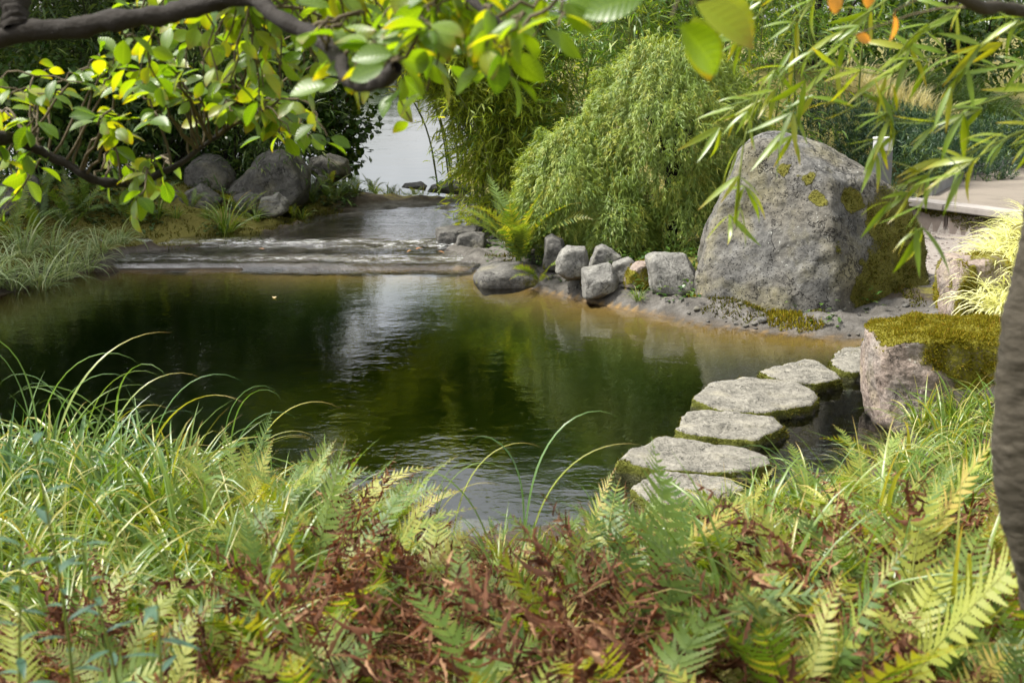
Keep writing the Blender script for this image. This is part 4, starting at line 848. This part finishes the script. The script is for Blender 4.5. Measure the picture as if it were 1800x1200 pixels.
terrain_tufts('ivy_cover', (fc[:, 0] < -1.9) & (fc[:, 0] > -6) & (fc[:, 1] > 14.6) & (fc[:, 1] < 19.5) & (dd_ > .55) & (nmask > -.15), 9000, 'evergreen', 'dark ivy creeping between the rocks on the left bank', L=.06, leafy=True)
terrain_tufts('low_cover', (fc[:, 0] > -.6) & (fc[:, 0] < 3.4) & (fc[:, 1] > 12.0) & (fc[:, 1] < 18.5) & (dd_ > .38) & (nmask > -.3), 9000, 'shrub', 'low leafy cover under the maple and bamboo', L=.05, leafy=True)
fern(Xat(912, 12.8), 12.85, 1.3, ['green'], 26, 'large pale green fern on the right bank beside the weir', spread=6.28, pick=[0, 1, 2, 5, 4])
fern(Xat(948, 12.4), 12.42, .62, ['green'], 6, 'small fern hanging over the water below the large fern', az0=-1.6, spread=2.6, pick=[2, 3])
for px_, lb in ((1180, 'left of two tiny ferns behind the flat-topped rock'), (1207, 'right of two tiny ferns behind the flat-topped rock')):
    fern(Xat(px_, 12.1), 12.1, .34, ['green'], 2, lb, 'tiny ferns behind the flat-topped rock', pick=[0])
tuft('sedge', Xat(1122, 11.5), 11.45, .32, 'little grass tuft in front of the small mossy pinkish rock')
tuft('sedge', Xat(398, 15.1), 15.0, 1.15, 'arching sedge tuft on the mossy left bank in front of the dark rocks')
for px_, Yd, s in [(550, 17.0, .65), (585, 17.2, .7), (625, 17.5, .55), (575, 17.9, .7), (605, 18.4, .7), (655, 18.4, .5), (690, 18.9, .45), (730, 19.2, .4)]:
    fern(Xat(px_, Yd), Yd, s, ['dark', 'green'], 8, 'mid-green fern in the group at the far end of the stream', 'ferns at the far end of the stream')
for px_, Yd, s in [(250, 15.2, .7), (285, 15.5, .6), (335, 15.4, .5), (425, 15.9, .6), (225, 14.9, .8), (515, 16.4, .5)]:
    fern(Xat(px_, Yd), Yd, s, ['dark', 'green'], 8, 'dark fern softening the rocks on the left stream bank', 'ferns among the left bank rocks')
for px_, Yd, s in [(275, 15.0, .6), (310, 15.1, .5), (450, 15.6, .6), (365, 15.3, .5), (530, 16.3, .5)]:
    tuft('sedge', Xat(px_, Yd), Yd, s, 'small sedge tuft at the foot of the left bank rocks', 'sedge among the left bank rocks')
for px_, Yd in [(680, 18.6), (715, 18.9), (745, 19.2), (660, 18.0), (700, 19.4), (730, 19.8)]:
    tuft('sedge', Xat(px_, Yd), Yd, .5, 'bushy grass among the ferns at the far end of the stream', 'grass at the far end of the stream')
for px_, Yd, s, kd_ in [(25, 13.4, 1.1, 'g'), (75, 13.8, 1.0, 'd'), (120, 14.3, 1.0, 'd'), (-30, 13.2, 1.1, 'g'), (150, 14.8, .9, 'd'), (60, 14.6, 1.1, 'd')]:
    fern(Xat(px_, Yd), Yd, s, ['green'] if kd_ == 'g' else ['dark', 'green'], 8, 'fern among the striped grass on the far left bank', 'ferns on the far left bank')
for px_, Yd, s in [(20, 12.3, 1.1), (65, 12.5, 1.2), (110, 12.9, 1.1), (150, 13.3, .95), (175, 13.6, .8), (-20, 12.1, 1.2), (90, 13.4, 1.1), (40, 13.0, 1.2), (205, 14.3, .9), (-60, 12.0, 1.2)]:
    tuft('striped', Xat(px_, Yd), Yd, s, 'striped pale grass drooping over the far left bank', 'striped grass on the far left bank')
for k, (px_, Yd, z) in enumerate([(1712, 9.55, .50), (1745, 9.4, .48), (1780, 9.5, .55), (1735, 9.75, .60), (1770, 9.9, .66), (1800, 9.7, .68), (1760, 9.2, .42), (1830, 9.9, .75), (1790, 10.2, .75), (1725, 9.2, .40)]):
    tuft('golden', Xat(px_+38, Yd, z), Yd, .85, 'sunlit golden grass drooping over the mossy rocks at the right', 'golden grass above the mossy block', z=z)
g = Geo(); V, Fc = ICO[3]; c = at(1830, 520, 9.9); V = c+V*np.array([.42, .5, .5])*(1+.1*fbm(V, 2, 3, 3)[:, None]); g.add(V, None, Fc, rim=0, moss=.8, gravel=0, bed=0); struct('planted_mound', g.mesh('planted_mound', MAT['ground']))
for px_, Yd, s in [(1790, 11.2, 1.0), (1765, 12.2, .7)]:
    fern(Xat(px_, Yd), Yd, s, ['green'], 8, 'green fern by the lower path behind the golden grass', 'ferns by the lower path')

# ------------------------------------------------------------------ foreground bank
def inside(x, y): return float(sdf(POND, np.array([x]), np.array([y]))[0]) < 0.05
def zone(base, x, y):
    z0 = gz(x, y); px_ = 900+x/(y*CA+(H-z0)*SA)*F
    row = 'by the near shore' if y > 5 else 'halfway up the near bank' if y > 3.5 else 'at the bottom of the picture'
    col = 'at the far left' if px_ < 250 else 'left of centre' if px_ < 620 else 'in the middle' if px_ < 1000 else 'right of centre' if px_ < 1400 else 'at the far right'
    return f'{base} {row}, {col}'
def scatter(n, px0, px1, y0, y1):
    out, tries = [], 0
    while len(out) < n and tries < 4000:
        tries += 1; Yd = random.uniform(y0, y1); px_ = random.uniform(px0, px1); x = Xat(px_, Yd)
        if not inside(x, Yd) and all((x-a)**2+(Yd-b)**2 > .03 for a, b in out): out.append((x, Yd))
    return out
for x, y in scatter(24, -60, 480, 4.4, 6.4): tuft('sedge', x, y, 1.0, zone('sedge tuft', x, y), 'sedge tufts on the near bank')
for x, y in scatter(12, -40, 300, 5.2, 6.7): tuft('iris', x, y, .95, zone('tall broad-bladed grass', x, y), 'broad-bladed grass on the near bank', name='broad_grass')
for x, y in scatter(9, 250, 620, 5.0, 6.3): tuft('sedge', x, y, .95, zone('sedge tuft', x, y), 'sedge tufts on the near bank')
for x, y in scatter(22, 1180, 1780, 4.2, 6.6): tuft('sedge', x, y, .85, zone('sedge tuft', x, y), 'sedge tufts on the near bank')
for x, y in scatter(9, 1300, 1760, 3.4, 4.8): tuft('sedge', x, y, 1.1, zone('sedge tuft', x, y), 'sedge tufts on the near bank')
for x, y in scatter(10, 0, 500, 3.2, 4.4): tuft('sedge', x, y, .9, zone('sedge tuft', x, y), 'sedge tufts on the near bank')
for x, y in scatter(10, 600, 1280, 3.2, 5.2): tuft('sedge', x, y, .7, zone('sedge tuft', x, y), 'sedge tufts on the near bank')
heroes = [(520, 4.9, .95, ['green'], 7, 'upright backlit green fern at the water edge left of centre', [0, 0, 1]), (430, 5.0, .85, ['green', 'yellow'], 7, 'fern in the grass left of the upright backlit one', [0, 1]), (650, 5.2, .75, ['green'], 6, 'fern with one long frond pointing over the dark water', [1, 2]),
          (490, 3.9, .85, ['green'], 6, 'pale fern in front of the grass left of centre', [0, 1]), (1390, 2.95, 1.05, ['green'], 6, 'tall blurred fern in the right foreground', [0, 0]), (1545, 3.7, .95, ['green'], 6, 'light green fern right of the tall blurred one', [0, 1]), (1640, 2.9, .85, ['yellow', 'green'], 6, 'yellowish fern at the lower right', [1, 2]),
          (1000, 2.35, .75, ['green'], 6, 'bright fern spreading at the bottom centre', [2, 3, 1]), (860, 2.5, .7, ['green'], 5, 'bright fern left of the bottom centre one', [2, 1]), (130, 2.5, .7, ['yellow', 'green'], 5, 'blurred yellowish fern in the bottom left corner', [1, 2]),
          (1050, 4.6, .58, ['yellow', 'green'], 7, 'yellowing fern standing before the near stepping stones', [0, 1]), (1125, 4.2, .6, ['green', 'yellow'], 7, 'pale fern right of the yellowing one before the stepping stones', [0, 1]), (330, 3.0, .75, ['yellow', 'green'], 5, 'fern with browning tips at the lower left', [2, 3]), (1530, 5.9, .5, ['green'], 5, 'small fern at the foot of the mossy block', [0, 1]), (1270, 3.3, .8, ['yellow', 'green'], 6, 'fern with pale fronds left of the tall blurred one', [1, 2])]
for (px_, Yd, s, kd_, n_, lb, pk) in heroes: fern(Xat(px_, Yd), Yd, s, kd_, n_, lb, pick=pk)
for x, y in scatter(60, 540, 1280, 2.5, 5.6): fern(x, y, random.uniform(.7, 1.15), ['dead']*8+['green', 'green', 'green', 'yellow'], 10, zone('withered brown fern', x, y), 'withered ferns on the near bank')
for x, y in scatter(26, 1340, 1840, 2.5, 4.6): fern(x, y, random.uniform(.7, 1.1), ['dead']*4+['green', 'yellow'], 8, zone('withered brown fern', x, y), 'withered ferns on the near bank')
for x, y in scatter(20, 60, 640, 2.2, 3.6): fern(x, y, random.uniform(.6, .9), ['dead']*5+['yellow', 'green'], 8, zone('withered brown fern', x, y), 'withered ferns on the near bank')
for x, y in scatter(14, 300, 1500, 2.0, 2.7): fern(x, y, random.uniform(.5, .9), ['dead', 'dead', 'green', 'green'], 7, zone('mixed green and brown fern', x, y), 'mixed ferns on the near bank')
for x, y in scatter(18, 560, 1320, 5.3, 6.35): tuft('sedge', x, y, .42, zone('very short grass', x, y), 'short shore grass on the near bank')
for x, y in scatter(16, 620, 1250, 5.0, 6.2): fern(x, y, .4, ['dead', 'dead', 'green'], 7, zone('very small withered fern', x, y), 'small shore ferns on the near bank')
for x, y in scatter(14, 1480, 1800, 6.2, 7.6): tuft('sedge', x, y, .7, 'grass tuft at the foot of the mossy block', 'grass at the foot of the mossy block')
for x, y in scatter(12, 350, 720, 4.2, 5.6): fern(x, y, random.uniform(.7, 1.0), ['green'], 7, zone('green fern', x, y), 'green ferns on the near bank')
for x, y in scatter(14, 1250, 1780, 3.2, 5.6): fern(x, y, random.uniform(.7, 1.0), ['green', 'green', 'green', 'yellow'], 6, zone('green fern', x, y), 'green ferns on the near bank')

# single arching blades that stand out against the water
BLD = []
for k in range(4):
    g = Geo(); D, N = dirs(0.0, R((84, 80, 86, 82)[k])); ribbons(g, np.zeros((1, 3)), D[None], N[None], 1.0, .019, (2.4, 1.7, 2.9, 2.1)[k], 18, P_GRASS, .45, (3.2, 2.0, 4.5, 2.6)[k], var=.2+.2*k); BLD.append(g.mesh('blade', MAT['sedge'] if k % 2 else MAT['iris']))
for k, (px_, Yd, s, az, lb) in enumerate([(770, 5.2, .7, 0.1, 'thin arching grass left of the bent tall one over the dark water'), (900, 4.9, .85, 0.2, 'tall bent grass stalks in front of the sky reflection'), (1405, 4.6, .78, .1, 'tall hooked grass stalk before the stepping stones'), (230, 5.9, 1.0, .0, 'tallest arching grass on the left against the pond'), (60, 5.7, 1.05, .3, 'broad arching grass at the far left against the pond'), (400, 5.8, .85, .2, 'arching grass right of the tallest one on the left'), (150, 5.9, .95, .4, 'leaning grass between the far left and tallest ones')]):
    x = Xat(px_, Yd); root = thing('tall_grass', (x, Yd, gz(x, Yd)), lb, 'grass')
    for i_ in range(7 if px_ < 500 else 4): part('blade', BLD[(k+i_) % 4], root, (random.uniform(-.05, .05), random.uniform(-.05, .05), 0), (random.uniform(-.1, .1), random.uniform(-.1, .1), az+random.choice((0, 0, 3.0))+random.uniform(-.5, .5)), scale=s*random.uniform(.7, 1.05))

# dark leafy stems at the lower left and small evergreen sprig
def lance_leaf(mat, L=1.0, W=.2, nseg=6, bend=.5):
    g = Geo(); ribbons(g, np.zeros((1, 3)), np.array([[1., 0, 0]]), np.array([[0, 0, 1.]]), L, W, bend, nseg, P_LANCE, .25, 1.2, var=0.); return g.mesh('leaf', MAT[mat])
def mat_from(p_, D, N, s):
    D = nrm(D); S = nrm(np.cross(N, D)); N = np.cross(D, S)
    return Matrix(((D[0]*s, S[0]*s, N[0]*s, p_[0]), (D[1]*s, S[1]*s, N[1]*s, p_[1]), (D[2]*s, S[2]*s, N[2]*s, p_[2]), (0, 0, 0, 1)))
LL = [lance_leaf('bluegreen', 1, .24, 6, b) for b in (.3, .7)]
for k, (px_, Yd, hg, n_, Lf, lb) in enumerate([(150, 2.5, .85, 20, .085, 'tallest dark blue-green leafy stem at the lower left'), (60, 2.35, .72, 18, .08, 'dark leafy stem at the left edge of the picture'), (300, 2.3, .66, 16, .085, 'dark leafy stem right of the tallest one at the lower left'), (225, 2.6, .66, 14, .08, 'short dark leafy stem between the two taller ones'), (680, 1.95, .6, 34, .035, 'small bushy dark green sprig at the bottom left of centre'), (20, 2.0, .62, 16, .08, 'dark leafy stem in the bottom left corner')]):
    x = Xat(px_, Yd); b0 = np.array([x, Yd, gz(x, Yd)]); root = thing('leafy_stem', b0, lb, 'plant')
    ax = spline([(0, 0, -.02), (.02, 0, hg*.5), (random.uniform(-.05, .05), .02, hg)], 10); g = Geo(); tube(g, ax, np.linspace(.005, .002, 10), 5); part('stem', g.mesh('stem', MAT['stem_green']), root)
    for i_ in range(n_):
        t = .3+.7*i_/(n_-1); u = t*8.99; m_ = int(u); p_ = ax[m_]+(ax[m_+1]-ax[m_])*(u-m_); a = i_*2.4; D = np.array([math.cos(a), math.sin(a), random.uniform(-.1, .6)])
        part('leaf', random.choice(LL), root, mat=mat_from(p_, D, np.array([0, 0, 1.]), Lf*random.uniform(.8, 1.25)*(1.1-.3*t)))

# ------------------------------------------------------------------ overhanging broad-leaved tree (upper left)
def broad_leaf(mat, sd):
    rs = np.random.default_rng(sd); g = Geo(); n = 9
    pr = lambda t: np.where(t < .985, np.clip(np.sin(np.pi*np.clip(t, 0, 1)**(.95))**.75*(1-.25*t**6), .03, 1), .03)
    C = ribbons(g, np.array([[.16, 0, 0]]), np.array([[1., 0, 0]]), np.array([[0, 0, 1.]]), .92, .56, rs.uniform(.2, .8), n, np.concatenate([[.05], pr(np.linspace(0, 1, n+1))[1:-1], [.02]]), rs.uniform(.12, .4), 1.3, var=0.)
    tube(g, [(0, 0, .02), (.08, 0, .015), (.17, 0, 0)], [.012, .01, .01], 4, var=0.); return g.mesh('leaf', MAT[mat])
BLF = [broad_leaf('magnolia', 400+k) for k in range(6)]; OLF = [broad_leaf('orange', 410+k) for k in range(2)]
def limb_tree(root, base, limbs, name='limb', mat='bark_dark', ns=14):
    out = []
    for pts, r0, r1 in limbs:
        c = spline(pts, 90)[::1]; c = c+0.014*np.stack([fbm(c+9*k_, 7, 2, 3+k_) for k_ in range(3)], -1); g = Geo(); rr = np.linspace(r0, r1, 90)*(1+.16*fbm(c, 22, 3, 5)); tube(g, c, rr, ns, disp=.22)
        part(name, g.mesh(name, MAT[mat], True, base), root); out.append(c)
    return out
tb = np.array([-2.6, 3.5, gz(-2.6, 3.5)])
mag = thing('overhanging_tree', tb, 'tree with broad yellow-green leaves whose dark branches hang over the upper left', 'tree')
g = Geo(); tr = spline([tb+[0, 0, -.2], tb+[.05, 0, 1.0], at(-190, 140, 3.2), at(-120, 20, 3.25), at(-60, -150, 3.3)], 26); tube(g, tr, np.linspace(.12, .05, 26), 12); part('trunk', g.mesh('trunk', MAT['bark_dark'], True, tb), mag)
limbs = [([at(-190, 150, 3.2), at(-60, 90, 3.2), at(60, 58, 3.2), at(200, 38, 3.2), at(330, 16, 3.15), at(440, -8, 3.1), at(520, 45, 2.95), at(600, 100, 2.75), at(632, 148, 2.62), at(700, 118, 2.5)], .026, .011),
         ([at(-260, 180, 3.3), at(-90, 215, 3.8), at(0, 238, 4.0), at(70, 268, 4.1), at(140, 308, 4.1), at(210, 326, 4.15), at(290, 305, 4.2), at(365, 262, 4.2), at(430, 200, 4.25)], .022, .006),
         ([at(440, -8, 3.1), at(560, -60, 3.0), at(700, -60, 2.8), at(820, -10, 2.6), at(900, 50, 2.5)], .016, .005),
         ([at(30, 60, 3.2), at(26, 0, 3.25), at(20, -120, 3.3)], .034, .03), ([at(330, 16, 3.15), at(400, -100, 3.5), at(520, -140, 3.9), at(700, -120, 4.1)], .02, .008)]
lc = limb_tree(mag, tb, limbs)
lp = np.concatenate(lc)
REG = [(90, 200, 3.3, 130, 110, 34), (230, 170, 3.2, 110, 90, 44), (330, 120, 3.0, 120, 90, 50), (430, 110, 3.0, 110, 90, 52), (520, 150, 3.1, 100, 110, 50), (460, 240, 3.4, 80, 60, 26), (240, 310, 3.4, 60, 50, 18), (30, 320, 3.3, 50, 60, 14), (620, 90, 2.5, 110, 70, 36), (720, 90, 2.3, 100, 70, 40), (820, 80, 2.15, 90, 70, 40), (900, 90, 2.1, 60, 60, 26), (730, 190, 2.6, 60, 40, 12), (560, 20, 3.0, 200, 60, 50), (300, 30, 3.1, 200, 50, 30), (570, 250, 3.2, 50, 30, 10), (120, 100, 3.2, 90, 50, 14), (250, 350, 3.3, 30, 25, 8)]
leaves = []; lidx = np.repeat(np.arange(len(lc)), [len(c_) for c_ in lc]); limb_objs = [o for o in mag.children if o.name.startswith('limb')]
for (cx_, cy_, dz, sx_, sy_, n_) in REG:
    for _ in range(max(2, int(n_/2.9))):
        tip = at(random.gauss(cx_, sx_*.6), random.gauss(cy_, sy_*.5)-8, dz*1.24+random.uniform(-.25, .45))
        d_ = np.linalg.norm(lp-tip, axis=1); k = int(np.argmin(d_+.12*rng.random(len(lp)))); s0 = lp[k]; par = limb_objs[lidx[k]]
        m_ = (s0+tip)/2+np.array([random.uniform(-.06, .06), random.uniform(-.06, .06), .03+.10*d_[k]])
        c = spline([s0, m_, tip], 12)+.006*rng.normal(0, 1, (12, 3)); c[0] = s0
        gt = Geo(); tube(gt, c, np.linspace(.0045, .0018, 12), 5); part('twig', gt.mesh('twig', MAT['twig'], True, tb), par); dirn = nrm(c[-1]-c[-4]); n2 = random.randint(4, 7)
        for i_ in range(n2):
            t = 1-.65*i_/n2; u = t*10.99; q_ = int(u); p_ = c[q_]+(c[q_+1]-c[q_])*(u-q_); sd_ = nrm(np.cross(dirn, [0, 0, 1.]))*(1 if i_ % 2 else -1)
            D = dirn*random.uniform(.2, .8)+sd_*random.uniform(.3, .9)+np.array([random.gauss(0, .45), 0, random.uniform(-.42, .15)]); D[1] *= .55; D = nrm(D)
            N = nrm(np.array([0, -.25, 1.])+rng.normal(0, .5, 3)); leaves.append((p_, D, N, random.uniform(.05, .085), par))
random.shuffle(leaves)
rest = Geo(); src = BLF[0]
co = np.zeros(len(src.vertices)*3, np.float32); src.vertices.foreach_get('co', co); co = co.reshape(-1, 3)
fq = [list(p_.vertices) for p_ in src.polygons]; fq = np.array([f_ for f_ in fq if len(f_) == 4])
aa = {k: np.array([d_.value for d_ in src.attributes[k].data]) for k in ('tt', 'ss')}
for k, (p_, D, N, s, par) in enumerate(leaves):
    m_ = mat_from(p_-tb, D, N, s)
    if k < 300: part('leaf', BLF[k % 6], par, mat=m_)
    else:
        A = np.array(m_); rest.add(co @ A[:3, :3].T+A[:3, 3], fq, var=random.random(), tt=aa['tt'], ss=aa['ss'])
if rest.n: part('outer_leaves', rest.mesh('outer_leaves', MAT['magnolia']), mag, kind='stuff')

# ------------------------------------------------------------------ near tree at the right edge
tb2 = np.array([Xat(1850, 2.5, .5), 2.5, gz(1.0, 2.5)]); rt = thing('near_tree', tb2, 'grey-barked tree whose bare curved trunk cuts in at the right edge', 'tree')
tp = spline([tb2+[.16, .0, -.2], at(1905, 1150, 2.55), at(1868, 980, 2.55), at(1838, 820, 2.55), at(1836, 700, 2.55), at(1858, 540, 2.55), at(1882, 400, 2.55), at(1900, 200, 2.6), at(1890, -150, 2.7)], 220)
g = Geo(); rr = np.linspace(.098, .078, 220)*(1+.03*fbm(tp, 6, 2, 5)); tube(g, tp, rr, 64, disp=.045); part('trunk', g.mesh('trunk', MAT['bark_grey'], True, tb2), rt)
rl = limb_tree(rt, tb2, [([at(1900, 150, 2.6), at(1850, 50, 2.5), at(1780, 18, 2.4), at(1700, -12, 2.3), at(1560, -60, 2.2), at(1350, -50, 2.1), at(1230, -12, 2.05)], .015, .006)], mat='bark_grey')
for k, (px_, py_, Yd, dx, dz, s, o_) in enumerate([(1205, -5, 2.0, .8, -.5, .11, 0), (1180, 30, 2.0, 1, -.9, .105, 0), (1215, 10, 2.05, .3, -1, .10, 0), (1150, -10, 2.1, -1, -.2, .1, 0), (1240, -20, 2.05, .7, -.6, .1, 0), (1572, 20, 2.5, .05, -1, .05, 1), (1465, -25, 2.5, .1, -1, .045, 1), (1528, -30, 2.5, .0, -1, .04, 1), (1500, 62, 2.7, 1, -.3, .035, 1)]):
    p_ = at(px_, py_, Yd); part('leaf', (OLF if o_ else BLF)[k % 2], rt, mat=mat_from(p_-tb2, np.array([dx, random.uniform(-.3, .3), dz]), nrm(np.array([0, -.8, .6])+rng.normal(0, .2, 3)), s), label='orange autumn leaf' if o_ else None)
g = Geo()
for px_, py_, Yd in ((1180, 30, 2.0), (1215, 10, 2.05), (1572, 20, 2.5), (1465, -25, 2.5), (1500, 62, 2.7)):
    e_ = at(px_, py_, Yd); d_ = np.linalg.norm(rl[0]-e_, axis=1); s0 = rl[0][int(np.argmin(d_))]; tube(g, spline([s0, (s0+e_)/2+[0, 0, .03], e_], 7), np.linspace(.003, .0015, 7), 5)
part('twigs', g.mesh('twigs', MAT['twig'], True, tb2), rt, kind='stuff')

# ------------------------------------------------------------------ near bamboo sprays on the right
bb = np.array([Xat(2040, 3.6), 3.6, gz(1.6, 3.6)]); nb = thing('near_bamboo', bb, 'slender bamboo sprays with long narrow leaves hanging in from the upper right', 'bamboo')
g = Geo(); tube(g, spline([bb+[0, 0, -.1], bb+[.02, 0, 1.0], at(2030, 200, 3.6), at(1980, -100, 3.6), at(1880, -350, 3.6)], 24), np.linspace(.012, .006, 24), 8); part('culm', g.mesh('culm', MAT['culm'], True, bb), nb)
BBL = [lance_leaf('bamboo_near', 1, .13, 6, b) for b in (.2, .5, .9, -.2)]
br = [[(2030, 210, 3.6), (1880, 100, 3.5), (1760, 120, 3.4), (1640, 100, 3.4), (1560, 130, 3.4), (1470, 120, 3.4)], [(2030, 230, 3.6), (1850, 160, 3.5), (1700, 190, 3.4), (1600, 215, 3.4), (1520, 190, 3.4)], [(2030, 250, 3.6), (1880, 215, 3.5), (1740, 255, 3.4), (1640, 300, 3.4), (1570, 345, 3.4)],
      [(2010, 0, 3.6), (1850, -60, 3.6), (1640, -40, 3.6), (1500, 40, 3.6), (1400, 120, 3.6), (1340, 170, 3.6), (1270, 230, 3.6)], [(1960, -150, 3.6), (1700, -120, 3.7), (1480, -40, 3.7), (1380, 60, 3.7), (1350, 150, 3.7), (1290, 190, 3.7)], [(1340, 150, 3.6), (1310, 240, 3.55), (1300, 320, 3.5), (1296, 380, 3.5)],
      [(2030, 240, 3.6), (1900, 230, 3.4), (1800, 230, 3.2), (1730, 270, 3.1), (1640, 330, 3.1), (1600, 400, 3.1)], [(1980, -80, 3.6), (1780, -30, 3.5), (1660, 30, 3.4), (1590, 80, 3.4), (1560, 170, 3.4), (1540, 260, 3.4)], [(1700, -100, 3.6), (1560, 0, 3.5), (1480, 60, 3.5), (1420, 170, 3.5), (1390, 230, 3.5)], [(2000, -30, 3.6), (1850, 20, 3.3), (1760, 60, 3.2), (1700, 110, 3.2), (1660, 200, 3.2)], [(1900, -200, 3.6), (1600, -130, 3.6), (1420, -50, 3.5), (1340, 20, 3.5), (1300, 60, 3.5)]]
bl = []
for b_ in br:
    c = spline([at(*q_) for q_ in b_], 40); g = Geo(); tube(g, c, np.linspace(.0032, .0012, 40), 5); k = random.randint(8, 11)
    while k < 40:
        T_ = nrm(c[min(k+1, 39)]-c[k-1]); n_ = random.randint(2, 4); a0 = math.atan2(T_[2], T_[0])
        stub = c[min(k, 39)]+T_*.02+rng.normal(0, .012, 3); tube(g, [c[min(k, 39)], (c[min(k, 39)]+stub)/2, stub], [.001]*3, 3); bl_ = []
        for i_ in range(n_):
            a = a0+(i_-(n_-1)/2)*random.uniform(.45, .75)+random.gauss(0, .2); D = nrm(np.array([math.cos(a), random.gauss(0, .3), math.sin(a)-.12])); bl_.append((stub, D, nrm(np.array([0, -.45, 1.])+rng.normal(0, .45, 3)), random.uniform(.07, .13)))
        bl += [(x_, b_) for x_ in bl_]; k += random.choice((3, 3, 4)) if b_ is not br[5] else 6
    bo_ = part('branch', g.mesh('branch', MAT['stem_green'], True, bb), nb)
    for x_, bb_ in bl:
        if bb_ is b_: part('leaf', random.choice(BBL), bo_, mat=mat_from(x_[0]-bb, x_[1], x_[2], x_[3]))

# ------------------------------------------------------------------ small litter
LF = [lance_leaf('litter', 1, .5, 4, b) for b in (.4, .9)]
for k, (px_, py_, z, s, lb) in enumerate([(1578, 579, .40, .07, 'curled brown leaf lying on the mossy block'), (1233, 517, .16, .05, 'orange leaf on the bank at the foot of the boulder'), (742, 436, .14, .09, 'brown leaf caught at the weir by the blocky dark rock'), (770, 442, .14, .07, 'brown leaf beside the weir rock'), (482, 524, .006, .08, 'single yellowish leaf floating on the pond'), (724, 440, .14, .06, 'small brown leaf at the weir left of the others'), (455, 437, .14, .07, 'yellowish leaf on the stream above the weir')]):
    p_ = onz(px_, py_, z); tag(part('fallen_leaf', LF[k % 2], None, mat=mat_from(p_, np.array([math.cos(k*2.), math.sin(k*2.), .15]), np.array([0, 0, 1.]), s)), lb, 'leaf', 'fallen leaves')
